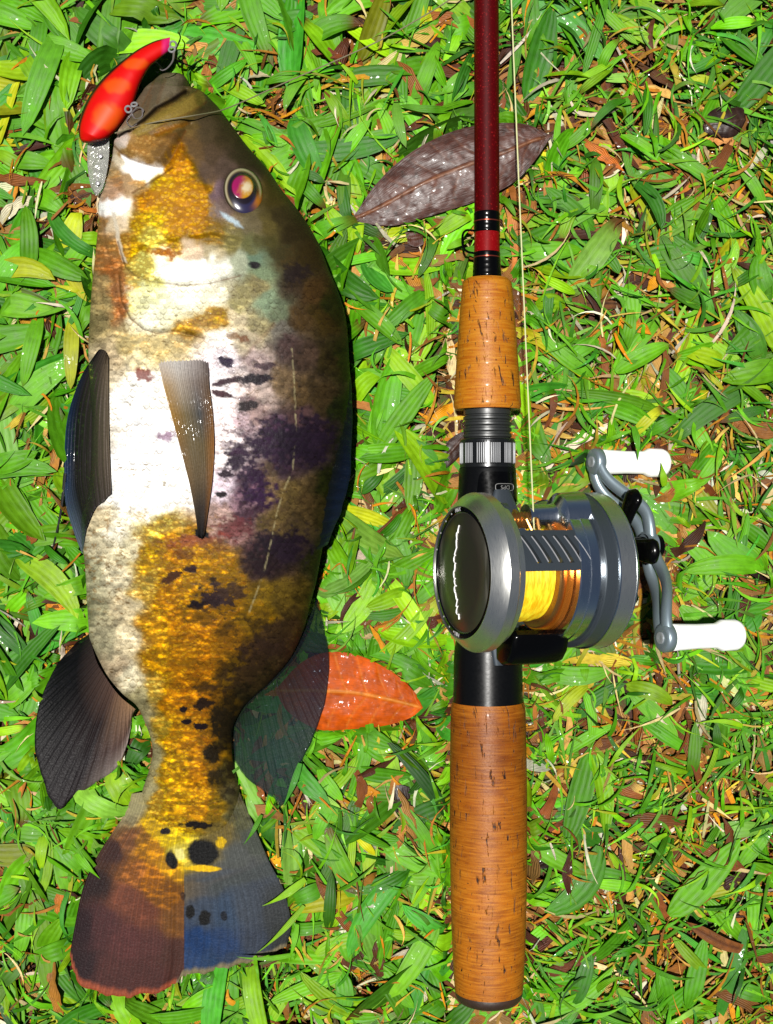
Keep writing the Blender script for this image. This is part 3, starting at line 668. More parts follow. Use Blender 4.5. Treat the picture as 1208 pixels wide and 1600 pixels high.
def fish_mat(name, rough=0.5):
    t = NT(name)
    uv = t.uv(); c = t.vcol()
    wob = t.new('VectorMath', operation='ADD'); nzv = t.new('TexNoise'); t.put(nzv.inputs['Vector'], uv); nzv.inputs['Scale'].default_value = 6
    sc = t.new('VectorMath', operation='SCALE'); t.put(sc.inputs[0], nzv.outputs['Color']); sc.inputs['Scale'].default_value = 0.06
    t.put(wob.inputs[0], uv); t.put(wob.inputs[1], sc.outputs[0]); uvw = wob.outputs[0]
    vor2 = t.new('TexVoronoi', feature='F1'); t.put(vor2.inputs['Vector'], t.mapping(uvw, (7.5, 15, 1))); vor2.inputs['Scale'].default_value = 1.0; vor2.inputs['Randomness'].default_value = 0.9
    gran = t.new('TexVoronoi', feature='F1'); t.put(gran.inputs['Vector'], t.mapping(uvw, (15, 20, 1))); gran.inputs['Scale'].default_value = 1.0
    # overlapping scales: staggered rows, free margin towards the tail
    sw = t.new('SeparateXYZ'); t.put(sw.inputs[0], uvw)
    yr = t.math('MULTIPLY', sw.outputs[1], 11.5); row = t.math('FLOOR', yr); fy = t.math('FRACT', yr)
    xr = t.math('ADD', t.math('MULTIPLY', sw.outputs[0], 9.5), t.math('MULTIPLY', t.math('MODULO', row, 2.0), 0.5))
    fx = t.math('SUBTRACT', t.math('FRACT', xr), 0.5)
    e = t.math('ADD', fy, t.math('MULTIPLY', t.math('MULTIPLY', fx, fx), 2.2))
    e = t.math('FRACT', e)
    edge = t.math('MULTIPLY', t.mapr(e, 0.55, 0.92, 0.0, 1.0), t.mapr(e, 0.96, 1.0, 1.0, 0.3))
    cid = t.new('TexWhiteNoise', noise_dimensions='2D'); cb = t.new('CombineXYZ'); t.put(cb.inputs[0], t.math('FLOOR', xr)); t.put(cb.inputs[1], row); t.put(cid.inputs['Vector'], cb.outputs[0])
    grain = t.noise(uv, 40, 4, 0.65)
    sep = t.new('SeparateXYZ'); t.put(sep.inputs[0], uv)
    body = t.mapr(sep.outputs[1], 4.0, 4.5)                       # the snout has no scales
    patch = t.mapr(t.noise(uv, 2.5, 3), 0.40, 0.56)
    dash = t.math('MULTIPLY', t.mapr(vor2.outputs['Distance'], 0.14, 0.28, 1.0, 0.0), patch)
    dark = t.mix(1.0, c, (0.30, 0.22, 0.12), 'MULTIPLY')
    ew = t.math('MULTIPLY', t.math('MULTIPLY', edge, t.mapr(t.noise(uv, 5, 3), 0.38, 0.62, 0.06, 0.6)), body)
    col = t.mix(ew, c, dark)
    col = t.mix(t.math('MULTIPLY', t.math('MULTIPLY', dash, 0.75), body), col, dark)
    rgbn = t.new('SeparateColor'); t.put(rgbn.inputs[0], c)
    gold = t.mapr(t.math('SUBTRACT', rgbn.outputs[0], t.math('MULTIPLY', rgbn.outputs[2], 2.0)), 0.06, 0.16)
    gr = t.math('MULTIPLY', t.mapr(gran.outputs['Distance'], 0.30, 0.55), gold)
    col = t.mix(t.math('MULTIPLY', gr, 0.7), col, t.mix(1.0, c, (0.50, 0.34, 0.12), 'MULTIPLY'))
    hs = t.new('HueSaturation'); t.put(hs.inputs['Color'], col)
    cellv = t.math('ADD', t.math('MULTIPLY', t.math('MULTIPLY', t.math('SUBTRACT', cid.outputs['Value'], 0.5), 0.45), body), 1.0)
    t.put(hs.inputs['Value'], t.math('MULTIPLY', cellv, t.mapr(grain, 0.3, 0.7, 1.22, 0.74)))
    wet = t.math('MULTIPLY', t.mapr(t.noise(uv, 22, 3, 0.6), 0.62, 0.72), t.mapr(t.noise(uv, 3, 2), 0.45, 0.6))
    t.set(col=hs.outputs[0], rough=t.mapr(grain, 0.25, 0.75, rough - 0.1, rough + 0.15), coat=t.math('MULTIPLY', wet, 0.30), coatr=0.15, spec=0.1)
    h = t.math('SUBTRACT', t.math('ADD', t.math('MULTIPLY', grain, 0.6), t.math('MULTIPLY', t.math('MULTIPLY', e, 0.6), body)), t.math('MULTIPLY', gr, 0.5))
    t.bump(h, 0.35, 0.0004)
    return t.m

M_SKIN = fish_mat('fish_skin')

def build_body():
    NR, NT_, NB = 720, 330, 70
    y = YTOP + (YBOT - YTOP) * np.linspace(0, 1, NR) ** 1.0
    y = np.r_[YTOP + 0.15, y[1:-1], YBOT - 0.1]
    ph = np.r_[np.linspace(0, np.pi, NT_, endpoint=False), np.linspace(np.pi, 2 * np.pi, NB, endpoint=False)]
    l, r, T, mid = fish_l(y), fish_r(y), fish_t(y), fish_mid(y)
    u = -np.cos(ph)[None]; sg = np.where(np.sin(ph) >= 0, 1, -1)[None]
    prof = np.abs(1 - np.abs(u) ** 2.5) ** 0.54
    xo = (l + r)[:, None] / 2 + (r - l)[:, None] / 2 * u
    yo = np.repeat(y[:, None], len(ph), 1)
    zo = mid[:, None] + sg * T[:, None] * prof * np.where(sg > 0, 1.0, 0.92)
    X, Y = PX(xo, FZ), PY(yo, FZ)
    ix, iy = to_img(X, Y, zo)
    top = sg > 0
    d = np.zeros_like(zo)
    sel = slice(0, NT_)
    x_, y_ = ix[:, sel], iy[:, sel]
    e = np.sqrt(np.clip(prof[:, sel], 0, 1))
    lft = sstep(400, 330, x_)
    dd = lft * (1.5 * sstep(3, -6, sdf(x_, y_, OPERC)) + 0.9 * sstep(3, -8, sdf(x_, y_, PREOP))) + 3.0 * sstep(2, -12, sdf(x_, y_, MAXILLA)) - 1.6 * sstep(8, -12, sdf(x_, y_, LOWJAW))
    for pts, wd, st in CREASES:
        dd -= 0.45 * st * np.exp(-(seg_dist(x_, y_, pts) / wd) ** 2)
    dd -= 5.0 * np.exp(-(seg_dist(x_, y_, GAPE) / 4.5) ** 2)
    dd += 1.0 * np.exp(-(seg_dist(x_, y_, [(205, 215), (240, 195), (285, 172), (314, 150)]) / 8) ** 2) - 0.8 * np.exp(-(seg_dist(x_, y_, [(238, 216), (262, 207), (296, 194)]) / 5) ** 2)
    re = np.hypot((x_ - 380) / 1.0, (y_ - 298) / 1.05)
    dd += 1.2 * np.exp(-((re - 40) / 9) ** 2) - 1.2 * sstep(36, 28, re)
    dd += 1.5 * np.exp(-((x_ - 290) / 34) ** 2 - ((y_ - 556) / 12) ** 2)                     # base of the pectoral fin
    dd += 0.5 * (fbm(x_ / 30, y_ / 30, 81, 3) - 0.5) + 0.16 * (fbm(x_ / 5, y_ / 4, 83, 2) - 0.5)
    cheek = sstep(10, -20, sdf(x_, y_, PREOP)) * sstep(420, 380, y_)
    dd += 0.35 * cheek * (fbm(x_ / 6, y_ / 6, 87, 2) - 0.5)
    d[:, sel] = dd * e
    zo = zo + d
    ix, iy = to_img(X, Y, zo)
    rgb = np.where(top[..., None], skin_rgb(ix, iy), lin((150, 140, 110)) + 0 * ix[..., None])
    V = np.stack([X, Y, zo], -1).reshape(-1, 3)
    q = grid_quads(NR, len(ph), True)
    org = np.array([PX(300, FZ), PY(700, FZ), 0])
    n0 = len(V)
    V = np.vstack([V, [[PX((l[-1] + r[-1]) / 2, FZ), PY(YBOT, FZ), mid[-1]]]])
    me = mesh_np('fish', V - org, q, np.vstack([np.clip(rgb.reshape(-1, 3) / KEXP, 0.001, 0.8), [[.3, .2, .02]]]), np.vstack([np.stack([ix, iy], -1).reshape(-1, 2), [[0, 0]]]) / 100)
    return me, org
fish_me, FORG = build_body()
fish = obj('fish', fish_me, M_SKIN, None, Vector(FORG * MM))
tag(fish, 'gold, white and dark barred fish with black tail spot lying on the grass', 'fish')

def coons(base, edge, left, right, ns, nt):
    b, e, l, r = resample(base, ns), resample(edge, ns), resample(left, nt), resample(right, nt)
    s = np.linspace(0, 1, ns)[None, :, None]; t = np.linspace(0, 1, nt)[:, None, None]
    return (1 - t) * b[None] + t * e[None] + (1 - s) * l[:, None] + s * r[:, None] - ((1 - s) * (1 - t) * b[0] + s * (1 - t) * b[-1] + (1 - s) * t * e[0] + s * t * e[-1])

def fin(name, base, edge, rgbf, zf, rays, mat, left=None, right=None, ns=160, nt=70, ridge=0.35, label=None, thick=0.5, ragged=0.012):
    base = np.asarray(base, float); edge = np.asarray(edge, float)
    left = [base[0], edge[0]] if left is None else left
    right = [base[-1], edge[-1]] if right is None else right
    g = coons(base, edge, left, right, ns, nt)
    s = np.broadcast_to(np.linspace(0, 1, ns)[None], (nt, ns)); t = np.broadcast_to(np.linspace(0, 1, nt)[:, None], (nt, ns))
    # uneven outer margin
    rg = ragged * (vnoise(s * rays * 1.3, 0 * s, 5) - 0.5) * 2 * sstep(0.6, 1, t)
    g = g + (g - g[:1]) * rg[..., None]
    px, py = g[..., 0], g[..., 1]
    sj = s + 0.012 * (vnoise(s * rays * 0.7, 0 * s + 3.3, 19) - 0.5) * 2 + 0.004 * (vnoise(s * 30, t * 9, 23) - 0.5)
    wa = np.abs(np.sin(np.pi * rays * sj + 0.6 * np.sin(7 * s))); wb = np.abs(np.sin(2 * np.pi * rays * sj + 0.6))
    bm_ = sstep(0.35, 0.7, t)
    wav = wa * (1 - bm_) + np.minimum(wa, wb) * bm_
    z = zf(px, py, s, t) + ridge * (1 - wav) ** 1.5 * (1 - 0.6 * t)
    edgef = np.minimum(1, np.minimum(np.minimum(s, 1 - s) * ns / 2, (1 - t) * nt / 2))
    rgb = rgbf(px, py, s, t)
    rgb = rgb * (0.8 + 0.4 * sstep(0.6, 0.05, wav) * (0.3 + 0.7 * vnoise(s * rays, t * 5, 3)))[..., None]
    up = np.stack([PX(px, z), PY(py, z), z + thick / 2 * edgef], -1).reshape(-1, 3)
    dn = np.stack([PX(px, z), PY(py, z), z - thick / 2 * edgef], -1).reshape(-1, 3)
    q = grid_quads(nt, ns)
    n = nt * ns
    V = np.vstack([up, dn]); Q = np.vstack([q[:, ::-1], q + n])
    if np.cross(up[1] - up[0], up[ns] - up[0])[2] > 0: Q = Q[:, ::-1]
    c = np.clip(np.vstack([rgb.reshape(-1, 3)] * 2) / KEXP, 0.001, 0.8)
    u = np.stack([px, py], -1).reshape(-1, 2) / 100
    o = obj(name, mesh_np(name, V - FORG, Q, c, np.vstack([u, u])), mat, fish)
    if label: o['label'] = label
    return o

def fin_mat(name, clear=0.0, rough=0.48, coat=0.7, spec=0.12):
    t = NT(name); c = t.vcol(); uv = t.uv()
    g = t.noise(uv, 30, 4, 0.6)
    col = t.mix(t.mapr(g, 0.35, 0.7, 0, 0.5), c, t.mix(1.0, c, (0.5, 0.5, 0.5), 'MULTIPLY'))
    wet = t.math('MULTIPLY', t.mapr(t.noise(uv, 16, 3, 0.6), 0.53, 0.62), t.mapr(t.noise(uv, 2.2, 2), 0.46, 0.56))
    t.set(col=col, rough=t.mapr(g, 0.3, 0.7, rough - 0.1, rough + 0.15), coat=t.math('MULTIPLY', wet, coat), coatr=0.12, spec=spec)
    t.bump(g, 0.45, 0.0005)
    if clear:
        tr = t.new('BsdfTransparent'); tr.inputs[0].default_value = (0.8, 0.85, 0.9, 1)
        mx = t.new('MixShader'); mx.inputs[0].default_value = clear
        t.t.links.new(t.b.outputs[0], mx.inputs[1]); t.t.links.new(tr.outputs[0], mx.inputs[2])
        t.t.links.new(mx.outputs[0], t.out.inputs[0])
    return t.m
M_FIN = fin_mat('fin_membrane')
M_FINC = fin_mat('clear_fin_membrane', 0.58)
M_TAIL = fin_mat('tail_membrane', 0.0, 0.52, 0.2, 0.08)

def blend(stops):
    def f(px, py, s, t, which=0): pass
    return f
def rgb_st(table):
    """bilinear colour table: rows t, columns s"""
    tab = lin(np.array(table, float))
    def f(px, py, s, t):
        nt, ns = tab.shape[:2]
        a = np.clip(t * (nt - 1), 0, nt - 1.001); b = np.clip(s * (ns - 1), 0, ns - 1.001)
        i, j = a.astype(int), b.astype(int); fa, fb = (a - i)[..., None], (b - j)[..., None]
        return (tab[i, j] * (1 - fb) + tab[i, j + 1] * fb) * (1 - fa) + (tab[i + 1, j] * (1 - fb) + tab[i + 1, j + 1] * fb) * fa
    return f

# tail fin: the skin's own colours run out over it
def tail_rgb(px, py, s, t):
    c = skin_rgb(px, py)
    c = c * 1.15
    w = sstep(0.955, 0.985, t + 0.02 * (vnoise(s * 60, 0 * s, 8) - 0.5))[..., None]
    trim = np.where((s < 0.53)[..., None], lin((176, 88, 58)), lin((140, 128, 96)))
    return c * (1 - w) + w * trim
tail = fin('tail_fin', [(206, 1240), (240, 1236), (290, 1232), (335, 1230), (370, 1228)],
           [(110, 1490), (117, 1526), (136, 1547), (193, 1558), (243, 1551), (273, 1540), (288, 1526), (327, 1520), (372, 1508), (410, 1494), (448, 1482)],
           tail_rgb, lambda px, py, s, t: 9.0 + 2.4 * np.sin(np.pi * s) * (1 - t) + 0.5 * np.sin(s * 9) * t - 1.5 * t + 0.9 * sstep(0.52, 0.46, s) * t, 34, M_TAIL,
           left=[(206, 1240), (196, 1270), (174, 1303), (148, 1345), (129, 1390), (117, 1448), (110, 1490)], right=[(370, 1228), (391, 1276), (420, 1345), (443, 1390), (455, 1445), (448, 1482)],
           ns=300, nt=240, ridge=0.16, ragged=0.012, label='fan shaped tail, maroon on one half and slate blue on the other')
fin('anal_fin', [(140, 990), (150, 1030), (164, 1056), (186, 1086), (212, 1108)],
    [(120, 1003), (85, 1045), (60, 1105), (54, 1160), (66, 1215), (90, 1266), (112, 1247), (148, 1224), (180, 1202), (198, 1166), (208, 1116)],
    rgb_st([[(40, 34, 34), (70, 56, 52), (110, 84, 72), (205, 160, 116)], [(10, 12, 18), (14, 12, 14), (44, 32, 32), (190, 150, 120)], [(8, 10, 16), (10, 9, 12), (32, 24, 28), (140, 108, 96)], [(10, 12, 20), (10, 10, 14), (36, 26, 30), (215, 195, 185)]]),
    lambda px, py, s, t: (fish_mid(py) - 1) * (1 - t) ** 1.5 + 8.5 * (1 - (1 - t) ** 1.5) + 1.0 * np.sin(9 * s + 3 * t) * t, 22, M_FIN, ns=200, nt=90, ridge=0.6)
fin('soft_dorsal_fin', [(478, 936), (468, 985), (446, 1030), (410, 1072), (376, 1102), (358, 1135)],
    [(495, 934), (505, 975), (514, 1028), (511, 1082), (495, 1137), (467, 1201), (442, 1259), (426, 1246), (394, 1223), (369, 1196), (364, 1150)],
    rgb_st([[(34, 40, 46), (40, 44, 44), (34, 36, 34), (44, 46, 34)], [(40, 56, 70), (48, 52, 62), (40, 60, 64), (34, 50, 46)], [(36, 50, 66), (52, 50, 66), (40, 66, 70), (30, 48, 48)], [(30, 40, 54), (50, 44, 58), (34, 56, 60), (26, 38, 36)]]),
    lambda px, py, s, t: (fish_mid(py) - 2) * (1 - t) ** 1.4 + 8.0 * (1 - (1 - t) ** 1.4) + 0.8 * np.sin(11 * s + 2 * t) * t, 24, M_FINC, ns=220, nt=90, ridge=0.6,
    label='see-through slate blue rear back fin spread over the orange leaf')
fin('spiny_dorsal_fin', [(532, 548), (536, 610), (530, 680), (520, 730), (508, 780), (500, 820), (494, 862)],
    [(545, 566), (550, 612), (551, 668), (547, 745), (534, 795), (523, 825), (513, 850)],
    rgb_st([[(28, 34, 12), (26, 30, 14), (22, 28, 20), (20, 26, 26), (26, 30, 30)], [(20, 26, 14), (14, 20, 24), (16, 26, 44), (18, 30, 50), (20, 30, 44)], [(20, 26, 24), (16, 26, 40), (20, 34, 58), (24, 38, 60), (40, 54, 70)]]),
    lambda px, py, s, t: fish_mid(py) + 6 - 7 * t, 14, M_FIN, ns=150, nt=24, ridge=0.7, ragged=0.05)
fin('pelvic_fin', [(150, 552), (156, 546), (164, 548), (169, 558)], [(129, 862), (136, 826), (150, 796), (174, 772)],
    rgb_st([[(40, 44, 60), (60, 54, 52), (96, 84, 70), (140, 122, 96)], [(24, 48, 86), (30, 28, 32), (58, 52, 50), (128, 114, 96)], [(30, 62, 104), (28, 26, 30), (52, 46, 44), (118, 104, 88)], [(120, 134, 150), (34, 32, 34), (56, 50, 48), (88, 76, 66)]]),
    lambda px, py, s, t: np.maximum(fish_at(px, py)[2] + 1.2 - 0.36 * np.maximum(fish_l(py) - px, 0), 8.5 + 0 * px), 10, M_FIN,
    left=[(150, 552), (127, 588), (107, 646), (101, 704), (102, 780), (116, 829), (129, 862)], right=[(169, 558), (170, 668), (174, 772)], ns=120, nt=140, ridge=0.9)
mb = MB(); mb.tube(np.stack([PX(resample([(104, 740), (96, 800), (84, 850), (80, 868)], 20)[:, 0], 10), PY(resample([(104, 740), (96, 800), (84, 850), (80, 868)], 20)[:, 1], 10), np.linspace(12, 9.5, 20)], 1), np.linspace(0.7, 0.25, 20), 8)
obj('pelvic_fin', mb.mesh('pelvic_filament', origin=FORG), simple('dark_fin_spine', (34, 34, 30), 0.35, coat=0.3), fish)

def on_fish(lift0, arch=0.0):
    def f(px, py, s, t):
        return fish_at(px, py)[2] + lift0 - 2.0 * sstep(0.09, 0.0, t) + arch * np.sin(np.pi * s) * np.sin(np.pi * np.clip(t, 0, 1))
    return f
fin('pectoral_fin', [(246, 560), (262, 553), (290, 549), (312, 551), (326, 560)], [(309, 838), (312, 842), (316, 842), (319, 838)],
    rgb_st([[(250, 240, 230), (255, 252, 248), (225, 215, 210), (110, 100, 104)], [(205, 165, 100), (205, 190, 172), (150, 136, 128), (116, 90, 66)], [(186, 138, 56), (138, 120, 82), (86, 88, 90), (150, 104, 50)], [(150, 116, 70), (130, 114, 82), (118, 102, 70), (172, 114, 50)],
            [(136, 108, 70), (122, 104, 76), (108, 88, 60), (162, 106, 48)], [(90, 74, 56), (70, 60, 50), (60, 50, 44), (130, 86, 40)], [(14, 14, 18), (12, 12, 16), (12, 12, 16), (20, 16, 14)]]),
    on_fish(1.3, 1.0), 15, M_FIN, left=[(246, 560), (255, 600), (268, 650), (283, 705), (297, 760), (306, 810), (309, 838)], right=[(326, 560), (327, 600), (333, 650), (335, 700), (332, 750), (325, 800), (319, 838)],
    ns=130, nt=150, ridge=0.5, label='narrow brown pectoral fin lying flat along the white flank')

# eye: socket ring, iris, pupil
def disc_on_fish(name, cx, cy, rx, ry, h0, dome, rgbf, mat, parent, n=72, m=26, rot=0):
    a = np.linspace(0, 2 * np.pi, n, endpoint=False); r = np.linspace(1, 0.0, m)
    A, Rr = np.meshgrid(a, r)
    ca, sa = math.cos(rot), math.sin(rot)
    lx, ly = Rr * np.cos(A) * rx, Rr * np.sin(A) * ry
    px, py = cx + lx * ca - ly * sa, cy + lx * sa + ly * ca
    _, _, z = fish_at(px, py)
    z = z + h0 + dome * np.sqrt(np.clip(1 - Rr ** 2, 0, 1))
    V = np.stack([PX(px, z), PY(py, z), z], -1).reshape(-1, 3)
    c = rgbf(px, py, A, Rr).reshape(-1, 3) / KEXP
    Q = grid_quads(m, n, True)
    return obj(name, mesh_np(name, V - FORG, Q, np.clip(c, 0.001, 0.8), np.stack([px, py], -1).reshape(-1, 2) / 100), mat, parent)
def eye_mat():
    t = NT('eye_surface'); t.set(col=t.vcol(), rough=0.25, coat=1.0, coatr=0.03)
    t.bump(t.noise(t.uv(), 25, 3), 0.05, 0.0003)
    return t.m
M_EYE = eye_mat()
def iris_rgb(px, py, A, R):
    c = np.zeros(px.shape + (3,)); c[:] = lin((70, 60, 30))
    def put(w, rgb):
        nonlocal c
        c = c * (1 - w[..., None]) + w[..., None] * lin(rgb)
    put(sstep(0.98, 0.9, R), (40, 34, 20)); put(sstep(0.93, 0.86, R), (200, 190, 150)); put(sstep(0.86, 0.78, R), (120, 100, 70)); put(sstep(0.8, 0.74, R), (36, 26, 34))
    low = sstep(0.3, 0.9, np.sin(A)) * sstep(0.5, 0.6, R) * sstep(0.97, 0.9, R); put(low, (52, 48, 84))
    lr = np.exp(-((A - 0.75) / 0.4) ** 2) * sstep(0.6, 0.75, R); put(lr, (200, 120, 30))
    return c
def pupil_rgb(px, py, A, R):  # flash eyeshine painted as the pupil's magenta and yellow
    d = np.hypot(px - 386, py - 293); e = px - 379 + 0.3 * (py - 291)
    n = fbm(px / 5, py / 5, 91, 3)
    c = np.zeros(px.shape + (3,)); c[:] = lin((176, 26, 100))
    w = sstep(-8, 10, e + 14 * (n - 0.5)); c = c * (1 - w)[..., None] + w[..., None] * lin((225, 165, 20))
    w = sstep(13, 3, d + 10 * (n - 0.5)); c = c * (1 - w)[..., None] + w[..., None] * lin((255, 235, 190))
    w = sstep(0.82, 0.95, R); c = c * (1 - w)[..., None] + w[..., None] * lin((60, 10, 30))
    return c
eye = disc_on_fish('eye', 380, 298, 31, 39, -0.6, 2.8, iris_rgb, M_EYE, fish, rot=-0.25)
eye['label'] = 'round eye with gold rimmed iris and pupil painted with flash shine'
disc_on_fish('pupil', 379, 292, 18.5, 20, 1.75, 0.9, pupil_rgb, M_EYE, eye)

# ---------------------------------------------------------------- fallen leaves
def leaf(name, top, bottom, z0, arch, rgb_edge, rgb_mid, vein_rgb, mat, label, cat='leaf', nveins=9, ns=90, nt=40, curl=0.0, tilt=(0, 0), group=None, seed=1):
    a, b = resample(top, ns), resample(bottom, ns)
    t = np.linspace(0, 1, nt)[None, :, None]
    g = a[:, None] * (1 - t) + b[:, None] * t
    s = np.broadcast_to(np.linspace(0, 1, ns)[:, None], (ns, nt)); tt = np.broadcast_to(t[..., 0], (ns, nt))
    px, py = g[..., 0], g[..., 1]
    c = 2 * tt - 1
    mid = np.abs(c)
    L = np.hypot(*(np.array(top[-1]) - np.array(top[0])))
    # side veins run forward from the midrib
    ph = (s + 0.16 * mid - 0.06 * mid ** 2 + 0.05 * (fbm(px / 60, py / 60, seed + 5, 2) - 0.5)) * nveins
    vd = np.abs(ph - np.round(ph)) / nveins * L
    vein = np.exp(-(vd / 1.3) ** 2) * sstep(1.0, 0.85, mid) * (0.2 + 0.6 * vnoise(px / 14, py / 14, seed + 9))
    wid = np.linalg.norm(a - b, axis=1)[:, None] / 2
    rib = np.exp(-(mid * wid / 2.3) ** 2) * sstep(1.0, 0.93, s)
    n = fbm(px / 26, py / 26, seed, 4); n2 = fbm(px / 6, py / 6, seed + 3, 3)
    z = z0 + arch * (1 - mid ** 2) * np.sin(np.pi * s) + curl * mid ** 3 + 0.9 * (n - 0.5) + 0.08 * (n2 - 0.5) - 0.16 * vein + 0.25 * rib + (px - px.mean()) * tilt[0] + (py - py.mean()) * tilt[1]
    rgb = lin(rgb_edge) * mid[..., None] + lin(rgb_mid) * (1 - mid[..., None])
    rgb = rgb * (0.65 + 0.7 * n)[..., None] * (0.8 + 0.4 * n2)[..., None]
    w = np.clip(vein * 0.6 + rib * 0.9, 0, 1)[..., None]
    rgb = rgb * (1 - w) + w * lin(vein_rgb)
    up = np.stack([PX(px, z), PY(py, z), z + 0.12], -1).reshape(-1, 3); dn = up - [0, 0, 0.24]
    q = grid_quads(ns, nt); N = ns * nt
    if np.cross(up[nt] - up[0], up[nt * (ns // 2) + 5] - up[nt * (ns // 2)])[2] > 0: pass
    org = np.array([up[:, 0].mean(), up[:, 1].mean(), z.min()])
    fn = np.cross(up[q[ns * nt // 3, 1]] - up[q[ns * nt // 3, 0]], up[q[ns * nt // 3, 3]] - up[q[ns * nt // 3, 0]])[2]
    qa = q if fn > 0 else q[:, ::-1]
    V = np.vstack([up, dn]); Q = np.vstack([qa, qa[:, ::-1] + N])
    C = np.clip(np.vstack([rgb.reshape(-1, 3)] * 2) / KEXP, 0.001, 0.7)
    U = np.vstack([np.stack([c, s * L / 40], -1).reshape(-1, 2)] * 2)
    o = obj(name, mesh_np(name, V - org, Q, C, U), mat, None, Vector(org * MM))
    return tag(o, label, cat, group)

leaf('fallen_leaf', [(550, 342), (590, 285), (640, 240), (700, 208), (760, 194), (820, 194), (862, 212)], [(550, 342), (575, 350), (620, 352), (690, 332), (750, 312), (800, 287), (832, 256), (862, 212)],
     8.8, 1.5, (80, 44, 34), (94, 54, 42), (150, 96, 60), M_DARKLEAF, 'large dark brown wet leaf lying under the red rod blank', tilt=(0.006, -0.012), seed=11, ns=140, nt=60)
leaf('fallen_leaf', [(430, 1078), (470, 1036), (512, 1019), (560, 1024), (610, 1048), (645, 1078), (661, 1106)], [(430, 1078), (450, 1112), (495, 1139), (540, 1140), (600, 1134), (640, 1122), (661, 1106)],
     5.6, 1.0, (216, 90, 0), (222, 96, 2), (250, 160, 70), M_ORANGELEAF, 'glossy orange leaf half hidden under the see-through back fin', seed=13, ns=120, nt=50, nveins=8, tilt=(0.006, 0.012))
leaf('fallen_leaf', [(1098, 196), (1108, 176), (1130, 166), (1160, 168), (1166, 188)], [(1098, 196), (1104, 208), (1130, 216), (1152, 210), (1166, 188)], 9.0, 1.5, (48, 30, 24), (56, 38, 32), (80, 56, 44), M_DARKLEAF,
     'small curled blackish wet leaf out in the grass beyond the line', seed=17, ns=50, nt=24)
leaf('fallen_leaf', [(425, 292), (450, 286), (480, 290), (503, 292)], [(425, 292), (445, 318), (470, 338), (503, 292)], 6.0, 1.0, (140, 66, 26), (150, 72, 30), (176, 100, 50), M_ORANGELEAF,
     'russet leaf showing behind the fish just past its eye', seed=19, ns=50, nt=24)
leaf('fallen_leaf', [(665, 742), (690, 700), (715, 678), (740, 672)], [(665, 742), (688, 738), (718, 712), (740, 672)], 5.0, 0.6, (48, 26, 20), (58, 32, 24), (80, 50, 36), M_DARKLEAF, 'dark brown leaf tucked beside the knurled locking nut', seed=23, ns=50, nt=24)
leaf('leaf_scrap', [(612, 1238), (620, 1226), (640, 1230)], [(612, 1266), (626, 1270), (642, 1264)], 9.0, 0.6, (36, 20, 14), (44, 26, 18), (52, 32, 22), M_DARKLEAF, 'small square black leaf scrap below the orange leaf', seed=29, ns=30, nt=18, cat='leaf scrap')
leaf('leaf_scrap', [(633, 362), (645, 358), (660, 356)], [(638, 382), (650, 386), (662, 382)], 9.0, 0.5, (84, 40, 26), (90, 46, 30), (100, 60, 40), M_DARKLEAF, 'square reddish brown leaf scrap below the large brown leaf', seed=31, ns=30, nt=18, cat='leaf scrap')
leaf('leaf_scrap', [(840, 1346), (856, 1334), (878, 1338)], [(842, 1358), (858, 1356), (876, 1350)], 8.0, 0.5, (36, 24, 18), (40, 26, 20), (52, 36, 28), M_DARKLEAF, 'blackish leaf scrap beside the rear cork grip', seed=37, ns=30, nt=18, cat='leaf scrap')
leaf('bark_chip', [(1072, 1440), (1100, 1448), (1135, 1466), (1162, 1476)], [(1076, 1446), (1096, 1466), (1128, 1484), (1156, 1490)], 12.0, 1.2, (168, 100, 36), (150, 88, 34), (110, 60, 24), M_DEAD, 'narrow golden brown bark chip lying across the grass', seed=41, ns=60, nt=20, cat='bark chip', nveins=4)
DEADL = 'dead brown grass leaf with frayed straw edges'
